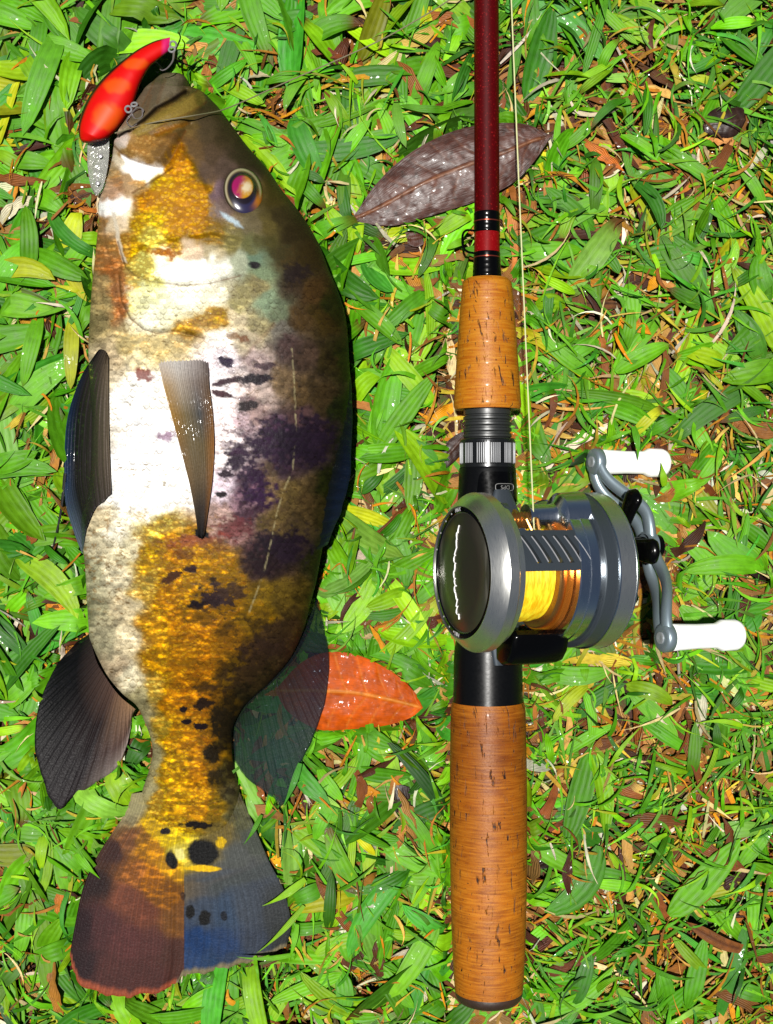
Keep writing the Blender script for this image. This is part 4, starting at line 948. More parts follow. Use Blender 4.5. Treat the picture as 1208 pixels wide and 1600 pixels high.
for k, (tp, bt, e, m_, lab) in enumerate([
    ([(396, 70), (430, 40), (470, 14), (505, 2)], [(404, 82), (450, 62), (490, 30), (508, 8)], (104, 58, 30), (120, 70, 36), 'long dark brown dead blade near the dark leader line'),
    ([(560, 232), (600, 212), (640, 186), (664, 164)], [(564, 246), (606, 236), (640, 210), (666, 170)], (130, 78, 30), (120, 66, 26), 'crumpled brown dead blade above the large brown leaf'),
    ([(870, 466), (910, 462), (950, 464), (986, 472)], [(872, 484), (910, 486), (950, 484), (986, 478)], (110, 62, 24), (150, 96, 44), 'flat brown dead blade lying level beside the line'),
    ([(880, 360), (930, 356), (980, 366), (1012, 388)], [(900, 376), (940, 400), (980, 402), (1010, 396)], (150, 88, 34), (128, 70, 26), 'ragged tan dead leaf mat near the broad blades by the line'),
    ([(958, 456), (985, 430), (1010, 426), (1030, 436)], [(962, 458), (990, 456), (1012, 448), (1030, 436)], (84, 42, 20), (96, 50, 24), 'dark chestnut dead leaf pointing away from the fore grip'),
    ([(830, 190), (870, 200), (900, 176), (940, 150)], [(836, 200), (872, 216), (912, 190), (944, 158)], (110, 58, 24), (100, 54, 22), 'brown dead blade beside the tip of the large brown leaf'),
    ([(1060, 300), (1100, 290), (1130, 270), (1152, 256)], [(1066, 312), (1104, 306), (1140, 284), (1154, 262)], (96, 50, 22), (86, 44, 20), 'dark brown dead blade below the small blackish leaf'),
    ([(30, 1460), (60, 1410), (90, 1380), (108, 1374)], [(40, 1470), (70, 1440), (96, 1406), (110, 1380)], (160, 98, 44), (180, 120, 56), 'pale brown dead leaf beside the maroon half of the tail'),
    ([(98, 1262), (104, 1250), (118, 1250), (122, 1262)], [(100, 1310), (112, 1318), (126, 1312), (130, 1300)], (100, 50, 24), (110, 58, 26), 'dark brown dead leaf under the tip of the anal fin'),
    ([(80, 322), (106, 306), (130, 290), (152, 292)], [(86, 330), (110, 326), (140, 318), (154, 306)], (150, 96, 42), (128, 76, 32), 'brown dead leaf below the clear lure bib'),
    ([(500, 912), (540, 908), (590, 906), (626, 896)], [(502, 926), (540, 936), (590, 930), (628, 906)], (140, 78, 34), (160, 98, 46), 'brown dead leaf between the spiny back fin and the reel'),
    ([(960, 920), (1000, 900), (1020, 880)], [(966, 928), (1004, 918), (1024, 890)], (150, 80, 26), (170, 96, 30), 'orange brown dead blade beneath the crank arm'),
    ([(52, 105), (70, 100), (86, 110), (86, 125)], [(52, 150), (64, 154), (78, 140), (84, 130)], (88, 46, 22), (98, 54, 26), 'dark brown dead leaf in the broad blades behind the red lure')]):
    leaf('dead_blade', tp, bt, 5.5, 0.8, e, m_, (70, 40, 18), M_DEAD, lab, 'dead leaf', nveins=3, ns=60, nt=18, seed=60 + k * 7, tilt=(0.002 * (-1) ** k, 0.002))

# ---------------------------------------------------------------- lure, leader
M_STEEL = simple('polished_steel', (210, 208, 210), 0.25, 0.5)
def lure_mat():
    t = NT('lure_paint'); t.set(col=t.vcol(), rough=0.5, spec=0.15, coat=0.08, coatr=0.05)
    t.bump(t.noise(t.objc(), 500, 2), 0.04, 0.0002)
    return t.m
lure_back = [(266, 58), (237, 66), (204, 85), (163, 120), (138, 153), (124, 190), (124, 214), (130, 223)]
lure_belly = [(264, 80), (246, 94), (233, 106), (219, 132), (206, 168), (188, 196), (166, 217), (140, 224)]
def build_lure():
    ns, nu = 120, 64
    a, b = resample(lure_back, ns), resample(lure_belly, ns)
    s = np.linspace(0, 1, ns)
    T = np.interp(s, [0, .03, .12, .35, .65, .9, .97, 1], [1.2, 2.2, 3.2, 5.6, 7.2, 6.4, 4.0, 1.0])
    ph = np.linspace(0, 2 * np.pi, nu, endpoint=False)
    u = -np.cos(ph)[None]; sg = np.sin(ph)[None]
    g = a[:, None] * ((1 - u) / 2)[..., None] + b[:, None] * ((1 + u) / 2)[..., None]
    zc = 17.0 + 2.0 * s[:, None]
    z = zc + T[:, None] * np.sign(sg) * np.abs(sg) ** 0.85
    px, py = g[..., 0], g[..., 1]
    c = np.zeros(px.shape + (3,)); c[:] = lin((246, 8, 4))
    for x, y, rx, ry in ((212, 100, 24, 10), (183, 134, 24, 14), (168, 182, 26, 24)):
        d = np.hypot((px - x) / rx, (py - y) / ry) + 0.35 * (fbm(px / 9, py / 9, 5, 3) - 0.5)
        w = sstep(1.1, 0.6, d)[..., None]; c = c * (1 - w) + w * lin((255, 88, 6))
    w = (sstep(-0.80, -0.93, u) * np.ones_like(px))[..., None]; c = c * (1 - w) + w * lin((20, 8, 8))
    w = sstep(250, 257, px)[..., None]; c = c * (1 - w) + w * lin((240, 40, 120))
    V = np.stack([PX(px, z), PY(py, z), z], -1).reshape(-1, 3)
    Q = grid_quads(ns, nu, True)
    V = np.vstack([V, V[:nu].mean(0), V[-nu:].mean(0)])
    return V, Q, np.vstack([c.reshape(-1, 3), lin((240, 40, 120)), lin((246, 8, 4))]) / KEXP
LORG = np.array([PX(170, 17), PY(170, 17), 8.0])
lure = empty('lure', Vector(LORG * MM))
tag(lure, 'red fishing lure with orange blotches and clear bib hooked at the fish mouth', 'lure')
V, Q, C = build_lure()
obj('lure_body', mesh_np('lure_body', V - LORG, Q, C), lure_mat(), lure)
def p3(pts, zs, n=40):
    r = resample(np.c_[np.array(pts, float), np.broadcast_to(np.asarray(zs, float), (len(pts),))], n)
    return np.stack([PX(r[:, 0], r[:, 2]), PY(r[:, 1], r[:, 2]), r[:, 2]], 1)
def plastic():
    t = NT('clear_bib_plastic'); t.set(col=(0.42, 0.42, 0.38), rough=0.16, trans=0.65, ior=1.45, coat=0.5)
    t.bump(t.noise(t.objc(), 420, 3), 0.9, 0.0012)
    return t.m
bib_l, bib_r = resample([(138, 216), (137, 240), (138, 265), (142, 290), (149, 305)], 24), resample([(171, 212), (171, 240), (168, 266), (162, 292), (153, 306)], 24)
mb = MB(); tt = np.linspace(0, 1, 9)
zz = np.linspace(18, 11, 24)[:, None] + 1.0 * np.cos(np.pi * (tt - 0.5))[None] * -1
g = bib_l[:, None] * (1 - tt)[None, :, None] + bib_r[:, None] * tt[None, :, None]
up = np.stack([PX(g[..., 0], zz), PY(g[..., 1], zz), zz + 0.6], -1).reshape(-1, 3)
n_ = len(up); gq = grid_quads(24, 9)
rimi = list(range(9)) + [k * 9 + 8 for k in range(1, 24)] + [23 * 9 + k for k in range(7, -1, -1)] + [k * 9 for k in range(22, 0, -1)]
mb.add(np.vstack([up, up - [0, 0, 1.2]]), gq.tolist() + (gq[:, ::-1] + n_).tolist() + [[rimi[k], rimi[(k + 1) % len(rimi)], rimi[(k + 1) % len(rimi)] + n_, rimi[k] + n_] for k in range(len(rimi))])
bib = obj('diving_bib', mb.mesh('diving_bib', origin=LORG), plastic(), lure)
mb = MB()
for x, y in ((157, 244), (150, 283)):
    mb.lathe([(0.0, 0.9), (0.35, 0.8), (0.5, 0.3)], 'Z', 12, (PX(x, 16), PY(y, 16), np.interp(y, [216, 305], [18.3, 11.3])))
obj('bib_rivet', mb.mesh('bib_rivets', origin=LORG), M_STEEL, bib)
def ring(c, r, w, tilt=0.0):
    a = np.linspace(0, 2 * np.pi, 25)
    p = np.stack([r * np.cos(a), r * np.sin(a) * math.cos(tilt), r * np.sin(a) * math.sin(tilt)], 1) + np.asarray(c)
    m = MB(); m.tube(p, w, 8); return m
for c, r, tl in (((PX(270, 20), PY(68, 20), 19), 1.15, 0.7), ((PX(268, 20), PY(76, 20), 19), 1.1, -0.4), ((PX(204, 24), PY(176, 24), 28), 1.1, 0.5), ((PX(214, 24), PY(170, 24), 29), 1.0, -0.6)):
    obj('split_ring', ring(c, r, 0.38, tl).mesh('split_ring', origin=LORG), M_STEEL, lure)
M_HOOK = simple('black_nickel', (60, 60, 64), 0.2, 1.0)
M_HOOKS = simple('bright_hook_wire', (170, 160, 160), 0.25, 0.5)
for pts, zs, m in (([(272, 80), (274, 92), (284, 98), (302, 104), (314, 105)], [18, 17, 16, 15.5, 15], M_HOOK), ([(272, 80), (270, 95), (262, 106), (254, 110), (250, 108)], [19, 22, 24, 24.5, 25], M_HOOKS), ([(272, 80), (278, 70), (282, 58), (278, 50)], [18, 15, 13, 13], M_HOOK),
                   ([(206, 178), (212, 186), (222, 182), (222, 170)], [28, 31, 33, 33], M_HOOKS), ([(206, 178), (198, 190), (206, 198), (214, 194)], [28, 31, 34, 33], M_HOOKS), ([(206, 176), (216, 168), (224, 172), (222, 180)], [28, 31, 33, 32], M_HOOKS)):
    m_ = MB(); m_.tube(p3(pts, zs, 30), np.linspace(0.42, 0.18, 30), 8)
    obj('hook', m_.mesh('hook', origin=LORG), m, lure)

def line_mat(name, c, rough=0.3):
    return simple(name, c, rough, coat=0.2)
mb = MB()
fx, fy = np.array([228, 262, 300, 330]), np.array([194, 187, 181, 176])
fz = fish_at(fx, fy)[2] + np.array([4.6, 5.6, 5.2, 2.6])
mb.tube(p3([(180, 208), (200, 202), (228, 194), (262, 187), (300, 181), (330, 176), (350, 171), (384, 157), (430, 136), (480, 114), (540, 88), (600, 60), (650, 32), (690, 8), (730, -20)],
           [30, 33, *fz, 27, 21, 16, 15, 16, 17, 17, 17, 17], 140), 0.24, 8)
lo = np.array([PX(350, 20), PY(171, 20), 10.0])
tag(obj('leader_line', mb.mesh('leader_line', origin=lo), line_mat('leader_nylon', (150, 140, 110)), None, Vector(lo * MM)), 'thin leader line crossing the fish mouth and running over the grass', 'fishing line')

# ---------------------------------------------------------------- rod
ROD_Z = 18.0
RS = S * (H - ROD_Z) / (H - ZREF)
ROD_X = float(PX(762, ROD_Z))
rod = empty('fishing_rod', (ROD_X * MM, 0, ROD_Z * MM), (0, 0, 0.0025))
tag(rod, 'fishing rod with dark red blank, cork grips and black reel seat', 'fishing rod')
def ry(py): return -(np.asarray(py, float) - 800) * RS
def lathe_uv(prof, n=160, knurl=None):
    """profile of (photo y, half width px) about the rod axis; uv = (arc, y) in photo px / 100"""
    prof = np.asarray(prof, float)
    a = np.linspace(-np.pi / 2, 1.5 * np.pi, n + 1)
    R = prof[:, 1][:, None] * RS + 0 * a
    if knurl is not None: R = R - knurl(a)[None] * (prof[:, 2][:, None] if prof.shape[1] > 2 else 1)
    V = np.stack([R * np.cos(a), ry(prof[:, 0])[:, None] + 0 * a, R * np.sin(a)], -1).reshape(-1, 3)
    U = np.stack([a[None] * prof[:, 1][:, None], prof[:, 0][:, None] + 0 * a], -1).reshape(-1, 2) / 100
    q = grid_quads(len(prof), n + 1)
    return V, q, U
def rod_part(name, prof, mat, n=160, knurl=None, parent=None, label=None, sharp=40):
    V, q, U = lathe_uv(prof, n, knurl)
    me = mesh_np(name, V, q, None, U)
    me.set_sharp_from_angle(angle=math.radians(sharp))
    o = obj(name, me, mat, parent or rod)
    if label: o['label'] = label
    return o
def cork(name, base, deep, pale, dens, gloss):
    t = NT(name); uv = t.uv(); oi = t.new('ObjectInfo')
    off = t.new('VectorMath', operation='ADD'); t.put(off.inputs[0], uv)
    cmb = t.new('CombineXYZ'); t.put(cmb.inputs[0], t.math('MULTIPLY', oi.outputs['Random'], 371.0)); t.put(cmb.inputs[1], t.math('MULTIPLY', oi.outputs['Random'], 97.0)); t.put(off.inputs[1], cmb.outputs[0])
    v = off.outputs[0]
    big = t.noise(v, 3.2, 4); rings = t.noise(t.mapping(v, (1.2, 16, 1)), 2.0, 4, 0.6); fine = t.noise(v, 34, 4, 0.65)
    c = t.mix(t.mapr(big, 0.3, 0.72), alb(base), alb(deep))
    sy = t.new('SeparateXYZ'); t.put(sy.inputs[0], uv)
    hand = t.math('MULTIPLY', t.mapr(sy.outputs[1], 10.9, 11.2, 0.0, 1.0), t.mapr(t.math('ADD', sy.outputs[1], t.math('MULTIPLY', big, 1.2)), 12.2, 14.4, 0.8, 0.0))
    c = t.mix(t.mapr(rings, 0.40, 0.66), c, alb(pale))
    c = t.mix(hand, c, t.mix(1.0, c, (0.56, 0.46, 0.42), 'MULTIPLY'))
    c = t.mix(t.math('MULTIPLY', t.mapr(fine, 0.5, 0.75), 0.35), c, alb(np.array(deep) * 0.55))
    crack = t.noise(t.mapping(v, (15, 2.3, 1)), 1.0, 5, 0.68, 0.4)
    gate = t.noise(v, 3.6, 2)
    ck = t.math('MULTIPLY', t.mapr(crack, 0.62 - dens, 0.665 - dens), t.mapr(gate, 0.40, 0.52))
    pit = t.mapr(t.noise(v, 17, 2, 0.5), 0.70, 0.74)
    ck = t.math('MAXIMUM', ck, t.math('MULTIPLY', pit, 0.9))
    c = t.mix(ck, c, alb((52, 22, 8)))
    hs = t.new('HueSaturation'); t.put(hs.inputs['Color'], c); t.put(hs.inputs['Value'], t.mapr(oi.outputs['Random'], 0, 1, 0.9, 1.08))
    t.set(col=hs.outputs[0], rough=t.mapr(fine, 0.3, 0.7, 0.42, 0.6), spec=0.2, coat=gloss, coatr=0.16)
    t.bump(t.math('SUBTRACT', t.math('MULTIPLY', fine, 0.25), ck), 0.5, 0.0005)
    return t.m
M_CORK1 = cork('varnished_cork', (214, 128, 14), (190, 100, 8), (228, 150, 34), 0.04, 0.12)
M_CORK2 = cork('worn_cork', (208, 118, 14), (150, 76, 12), (224, 140, 34), 0.035, 0.03)
M_CAP = simple('butt_cap', (62, 40, 26), 0.5, grain=0.3, var=0.3)
M_BLACK = simple('black_gloss', (8, 8, 9), 0.2, spec=0.12, coat=0.04)
M_SATIN = simple('black_satin', (16, 17, 19), 0.3, spec=0.12, grain=0.08)
def blank_mat(name, c1, c2):
    t = NT(name); oc = t.objc()
    n = t.noise(oc, 1500, 2, 0.6); sp = t.math('MULTIPLY', t.mapr(n, 0.60, 0.72), 0.6)
    t.set(col=t.mix(sp, alb(c1), alb(c2)), rough=0.5, spec=0.05, coat=0.16, coatr=0.1)
    return t.m
M_BLANK = blank_mat('red_flake_lacquer', (88, 2, 6), (200, 40, 40))
rod_part('blank', [(-1400, 14), (-600, 16.5), (0, 19.3), (334, 19.6), (338, 19.6)], M_BLANK, 96)
for y0, y1, r0, r1 in ((332, 364, 20.4, 20.6), (394, 434, 20.6, 22.5)):
    prof = [(y0, 19.5), (y0 + 1.5, r0)] + [(y0 + 2 + k * (y1 - y0 - 4) / 14, r0 + (r1 - r0) * k / 14 + 0.25 * math.sin(k * 1.9)) for k in range(15)] + [(y1 - 1, r1), (y1, 19.5)]
    rod_part('thread_wrap', prof, M_BLACK, 96)
M_GOLD = simple('copper_trim', (200, 90, 70), 0.25, 0.8)
for y in (347, 403): rod_part('trim_band', [(y - 1.2, 20.0), (y - 0.8, 21.1), (y + 0.8, 21.1), (y + 1.2, 20.0)], M_GOLD, 96)
rod_part('blank_section', [(362, 19.6), (380, 19.9), (396, 20.0)], blank_mat('bright_red_lacquer', (150, 8, 14), (240, 70, 70)), 96)
mb = MB(); k3 = resample([(743, 361), (730, 360), (724, 366), (723, 378), (725, 388), (732, 394), (743, 396)], 40)
mb.tube(np.stack([(k3[:, 0] - 761.5) * RS, ry(k3[:, 1]), np.full(40, 0.5)], 1), 0.42, 8)
obj('hook_keeper', mb.mesh('hook_keeper'), M_HOOK, rod)
def grip(name, bounds, prof_y, prof_r, mat, label):
    core = rod_part(name, [(bounds[0], 18), (bounds[0] + 1, 30), (bounds[-1] - 1, 30), (bounds[-1], 18)], mat, 48, label=label)
    for y0, y1 in zip(bounds[:-1], bounds[1:]):
        yy = np.linspace(y0 + 0.35, y1 - 0.35, 9)
        rr = np.interp(yy, prof_y, prof_r)
        f, l = rr[0], rr[-1]
        rod_part('cork_ring', [(y0 + 0.05, 30), (y0 + 0.05, f - 0.03)] + list(zip(yy, rr)) + [(y1 - 0.05, l - 0.03), (y1 - 0.05, 30)], mat, 160, parent=core)
    return core
grip('fore_grip', [436, 472, 505, 540, 573, 607, 640], [436, 438, 441, 446, 480, 560, 620, 633, 638, 640], [32, 36, 38, 39, 42, 48, 52, 53, 52.2, 50], M_CORK1, 'tapered orange cork fore grip')
grip('rear_grip', [1096, 1152, 1206, 1260, 1300, 1340, 1381, 1422, 1464, 1506, 1547], [1096, 1100, 1110, 1200, 1300, 1400, 1480, 1530, 1547], [55.5, 57, 58.4, 60, 60.4, 59.4, 57, 54.5, 53], M_CORK2, 'long barrel shaped cork rear grip with dark cracks')
rod_part('butt_cap', [(1546, 30), (1546, 52.6), (1550, 52.8), (1556, 51.5), (1562, 47), (1566, 38), (1568, 20), (1568.5, 0.5)], M_CAP, 96)
thr = [(638, 30), (638, 37), (648, 37)]
for k in range(4):
    y = 649 + k * 9.2
    thr += [(y, 35.0), (y + 1.6, 35.0), (y + 3.0, 37.8), (y + 6.4, 37.8), (y + 8.4, 35.2)]
rod_part('threaded_barrel', thr + [(688, 35)], simple('thread_black', (62, 64, 64), 0.4, 0.3, grain=0.1), 120, sharp=30)
def ribs(a):
    g = (np.degrees(a) % 30.0); return 0.42 * ((g > 4) * (np.cos((g - 4) / 26 * 2 * np.pi * 5) < 0.1))
rod_part('locking_nut', [(686, 34, 0), (686, 41, 0), (688, 42.6, 0), (691, 43, 0), (692.5, 43, 1), (724, 43, 1), (726, 43, 0), (730, 43, 0), (732, 41.5, 0)], simple('nut_black', (44, 46, 48), 0.26, 0.5), 720, ribs, sharp=25)
rod_part('reel_seat', [(731, 36), (731, 43.5), (733, 44.2), (770, 46.2), (783, 46.6), (787, 44), (800, 42), (980, 46), (1010, 52), (1030, 53.5), (1090, 54.2), (1096, 54.6), (1098, 50)], M_SATIN, 128, sharp=50)
mb = MB()                                            # front hood: a lip over the reel foot
a = np.radians(np.linspace(-20, 100, 40))
for r0, r1, y0, y1 in ((46.6, 48.6, 758, 786),):
    for k in range(39):
        pass
hv = []
aa = np.linspace(math.radians(5), math.radians(125), 48); yy = np.linspace(738, 786, 14)
bulge = np.sin((aa - aa[0]) / (aa[-1] - aa[0]) * np.pi) ** 0.6
for y in yy:
    R = (np.interp(y, [738, 750, 778, 784, 786], [44.0, 45.6, 49.5, 49.0, 46.0]) - 43.0) * bulge + 44.4 - 0.6
    hv.append(np.stack([R * RS * np.cos(aa), ry(y) + 0 * aa, R * RS * np.sin(aa)], -1))
hv = np.array(hv)
mb.add(hv.reshape(-1, 3), grid_quads(14, 48).tolist())
obj('front_hood', mb.mesh('front_hood', sharp=60), M_BLACK, rod)
mb = MB()
for dg in range(0, 360, 30):
    for k in range(5):
        a = math.radians(dg + 8 + k * 4.4); r = 42.9 * RS
        mb.box((r * math.cos(a), float(ry(708.5)), r * math.sin(a)), (0.36, 31 * RS, 0.36), [[math.cos(a), 0, -math.sin(a)], [0, 1, 0], [math.sin(a), 0, math.cos(a)]])
obj('knurling', mb.mesh('knurling', bevel=0.08), simple('rib_glint', (190, 192, 196), 0.4, 0.2), rod)  # silver colour stands in for the highlights on the ribs

def text_mesh(s, size, depth=0.05, shear=0.0):
    cu = bpy.data.curves.new('lettering', 'FONT'); cu.body = s; cu.size = size * MM; cu.extrude = depth * MM; cu.align_x = 'CENTER'; cu.align_y = 'CENTER'; cu.shear = shear
    cu.resolution_u = 3
    o = bpy.data.objects.new('lettering', cu); COL.objects.link(o)
    me = bpy.data.meshes.new_from_object(o.evaluated_get(bpy.context.evaluated_depsgraph_get()))
    bpy.data.objects.remove(o); bpy.data.curves.remove(cu)
    return me
M_PRINT = simple('white_print', (225, 225, 225), 0.5)
M_PRINTG = simple('grey_print', (150, 150, 148), 0.5)
# maker's plate on the hood: rounded frame and letters, read from the tip end
pl_a = math.radians(65); pl_r = 49.2 * RS
pl = empty('plate_dummy'); bpy.data.objects.remove(pl)
def hood_pt(u, v, lift=0.0):
    """u px across, v px along (photo) from the plate centre (785, 762)"""
    y = 762 + v
    R = (float(np.interp(y, [738, 750, 778, 784, 786], [44.0, 45.6, 49.5, 49.0, 46.0])) - 43.0)
    x = (785 + u - 762)
    Rr = 49.0
    for _ in range(4):
        ang = math.acos(max(-0.99, min(0.99, x / Rr)))
        b = max(0.0, math.sin((ang - aa[0]) / (aa[-1] - aa[0]) * math.pi)) ** 0.6
        Rr = R * b + 43.8
    return np.array([x * RS, ry(y), math.sin(ang) * Rr * RS + lift])
mb = MB(); fr = []
for k in range(41):
    q = k / 40 * 2 * math.pi
    fr.append(hood_pt(14.5 * np.sign(math.cos(q)) * abs(math.cos(q)) ** 0.35, 5.4 * np.sign(math.sin(q)) * abs(math.sin(q)) ** 0.6, 0.12))
mb.tube(fr, 0.13, 6)
obj('maker_plate', mb.mesh('maker_plate'), M_PRINTG, rod)
tm = text_mesh('DPS', 2.0)
n = len(tm.vertices); co = np.empty(n * 3, np.float32); tm.vertices.foreach_get('co', co); co = co.reshape(-1, 3) / MM
new = np.array([hood_pt(-p[0] / RS + 1, p[1] / RS, 0.12 + p[2]) for p in co]) * MM
tm.vertices.foreach_set('co', new.astype(np.float32).ravel()); tm.update()
obj('lettering', tm, M_PRINTG, rod)

# ---------------------------------------------------------------- reel
TH = math.radians(22.5)
REEL_Y = -20.1
def reel_px(p):
    x, y, z = p
    X = ROD_X + x * math.cos(TH) + z * math.sin(TH); Z = ROD_Z - x * math.sin(TH) + z * math.cos(TH)
    return to_img(X, REEL_Y + y, Z)
reel = empty('baitcasting_reel', (ROD_X * MM, REEL_Y * MM, ROD_Z * MM), (0, TH, 0))
tag(reel, 'round gunmetal baitcasting reel with yellow line and white crank knobs', 'fishing reel')
AZ = 33.0
def metal(name, c, rough, metallic=0.9, aniso=0.0, grain=0.04):
    t = NT(name); oc = t.objc()
    sp = t.noise(t.mapping(oc, (60, 1, 1)), 300, 3)
    t.set(col=c, rough=t.mapr(sp, 0.3, 0.7, rough - 0.05, rough + 0.05), metal=metallic)
    t.bump(t.noise(oc, 2500, 2), grain, 0.0001)
    return t.m
M_GUN = metal('satin_gunmetal', (0.54, 0.54, 0.51), 0.31, 0.97)
M_GUN2 = metal('bright_gunmetal', (0.62, 0.66, 0.70), 0.2, 1.0)
M_GUND = metal('dark_gunmetal', (0.045, 0.055, 0.065), 0.3, 0.6)
M_COPPER = metal('anodised_orange', (0.52, 0.15, 0.015), 0.25, 0.8)
M_BRONZE = metal('bronze_worm', (0.34, 0.17, 0.05), 0.3, 0.9)
M_DIAL = simple('dial_black', (8, 8, 9), 0.12, coat=0.5)
def cone_mat():
    t = NT('spun_dark_disc'); t.set(col=(0.13, 0.12, 0.10), metal=0.9, rough=0.36)
    oc = t.objc(); s = t.new('SeparateXYZ'); t.put(s.inputs[0], oc)
    r = t.new('VectorMath', operation='LENGTH'); t.put(r.inputs[0], oc)
    n = t.noise(oc, 1500, 2); t.bump(n, 0.06, 0.0001)
    t.put(t.b.inputs['Anisotropic'], 0.7)
    return t.m
c0 = (0, 0, AZ)
def rl(name, prof, mat, n=128, c=c0, parent=reel, sharp=25, label=None):
    m = MB(); m.lathe(prof, 'X', n, c)
    o = obj(name, m.mesh(name, sharp=sharp), mat, parent)
    if label: o['label'] = label
    return o
lp = rl('side_plate', [(-15.5, 23.0), (-15.5, 24.4), (-17.8, 24.8), (-18.2, 26.0), (-18.8, 26.6), (-22.0, 26.6), (-22.4, 26.4), (-24.6, 24.6), (-26.4, 22.5), (-26.7, 22.2), (-26.6, 21.9), (-25.8, 21.8)], M_GUN, 160, label='round satin gunmetal side plate with black dial')
dial = rl('brake_dial', [(-25.0, 21.85), (-26.2, 21.85), (-26.3, 21.6), (-26.3, 20.2), (-26.1, 20.0), (-25.2, 20.0)], M_DIAL, 160, parent=lp)
rl('dial_disc', [(-25.0, 20.0), (-25.7, 19.9), (-25.9, 19.7), (-26.2, 12), (-26.8, 4), (-27.0, 0.2)], cone_mat(), 160, parent=lp, sharp=60)
def dial_text(s, ang, size, r=20.95):
    me = text_mesh(s, size, 0.06)
    o = obj('lettering', me, M_PRINT, lp)
    # stands on the dial face (normal -X); letters' up points outward
    out = Vector((0, math.cos(ang), math.sin(ang)))
    nrm = Vector((-1, 0, 0)); right = out.cross(nrm)
    o.matrix_local = Matrix((( right.x, out.x, nrm.x, -26.33 * MM), (right.y, out.y, nrm.y, (r * math.cos(ang)) * MM), (right.z, out.z, nrm.z, (AZ + r * math.sin(ang)) * MM), (0, 0, 0, 1)))
    return o
dial_text('MAX', math.radians(-8), 1.9)
dial_text('MIN', math.radians(190), 1.9)
for dg in (-22, -36, -52, -70, -92, -120, -138, -153, -163):
    m = MB(); a = math.radians(dg); m.lathe([(0, 0.32), (-0.08, 0.32)], 'X', 12, (-26.3, 20.95 * math.cos(a), AZ + 20.95 * math.sin(a)))
    obj('dial_dot', m.mesh('dial_dot'), M_PRINT, lp)
# flowing silver script along the disc
st = np.linspace(0, 1, 420); yy = 15.5 - 31 * st
amp = 0.9 * (0.35 + np.abs(np.sin(9 * np.pi * st + 0.6))) * (1 - 0.3 * st)
sx = yy + 0.55 * np.sin(2 * np.pi * 12.5 * st + 0.8 * np.sin(9 * st)); sz = AZ - 4.5 + 0.75 * np.sin(2 * np.pi * 12.5 * st + 1.2) * (0.5 + 0.5 * np.sin(23 * st)) + 0.5 * np.sin(2 * np.pi * 5.3 * st) + 1.6 * (2 * st - 1) ** 2 + 1.3 * np.exp(-((st - 0.1) / 0.05) ** 2) * np.sin(2 * np.pi * 9 * st)
rr_ = np.hypot(sx, sz - AZ)
mb = MB(); mb.tube(np.stack([np.interp(rr_, [0.2, 4, 12, 19.7], [-27.0, -26.8, -26.2, -25.9]) - 0.06, sx, sz], 1), 0.22, 6)
obj('script_lettering', mb.mesh('script_lettering'), metal('silver_script', (0.85, 0.85, 0.85), 0.4, 0.3), lp)
rl('frame_plate', [(4.8, 17), (4.8, 23.8), (5.2, 24.3), (8.6, 24.3), (8.8, 24.6), (13.2, 24.6), (13.4, 23)], M_GUN2, 160)
rl('gear_case', [(13.0, 24), (13.0, 26.0), (13.4, 26.3), (18.2, 26.3), (18.3, 25)], M_GUND, 160)
rl('handle_side_plate', [(18.2, 25.0), (18.2, 26.5), (18.5, 26.8), (24.6, 26.8), (25.4, 26.3), (26.6, 24.8), (27.2, 22.0), (27.4, 12), (27.4, 1)], M_GUN, 160)
rl('plate_rim', [(24.5, 26.6), (24.5, 26.95), (24.9, 26.95), (25.0, 26.6)], M_GUN2, 160)
rl('plate_rim', [(18.1, 26.4), (18.1, 26.95), (18.5, 26.95), (18.6, 26.4)], M_GUN2, 160)
# spool: flange, line, flange, orange rim
sp = rl('spool', [(-16.2, 8), (-16.2, 19.2), (-15.9, 19.8), (-15.3, 19.8), (-15.0, 19.2), (-15.0, 14), (0.2, 14), (0.2, 18.8), (0.6, 19.2), (2.0, 19.2), (2.2, 8)], M_BRONZE, 128)
rl('spool_rim', [(2.0, 15), (2.0, 20.2), (2.3, 20.6), (4.3, 20.6), (4.7, 20.0), (4.7, 15)], M_COPPER, 128, parent=sp)
wnd = [(-14.9, 13.0)]
xs = np.linspace(-14.9, 0.1, 120)
for k, x in enumerate(xs): wnd.append((x, 16.8 - 0.7 * abs((x + 7.4) / 7.5) ** 3 + 0.10 * math.sin(x * 2 * math.pi / 0.5) + 0.12 * math.sin(x * 2.1 + 1)))
wnd.append((0.1, 13.0))
def braid():
    t = NT('yellow_line'); oc = t.objc(); n = t.noise(t.mapping(oc, (1, 0.25, 0.25)), 900, 3)
    t.set(col=t.mix(t.mapr(n, 0.35, 0.65), alb((255, 236, 50)) * 1.5, alb((255, 196, 14)) * 1.2), rough=0.5, spec=0.2)
    t.bump(n, 0.3, 0.0003)
    return t.m
rl('wound_line', wnd, braid(), 128, parent=sp, sharp=180)
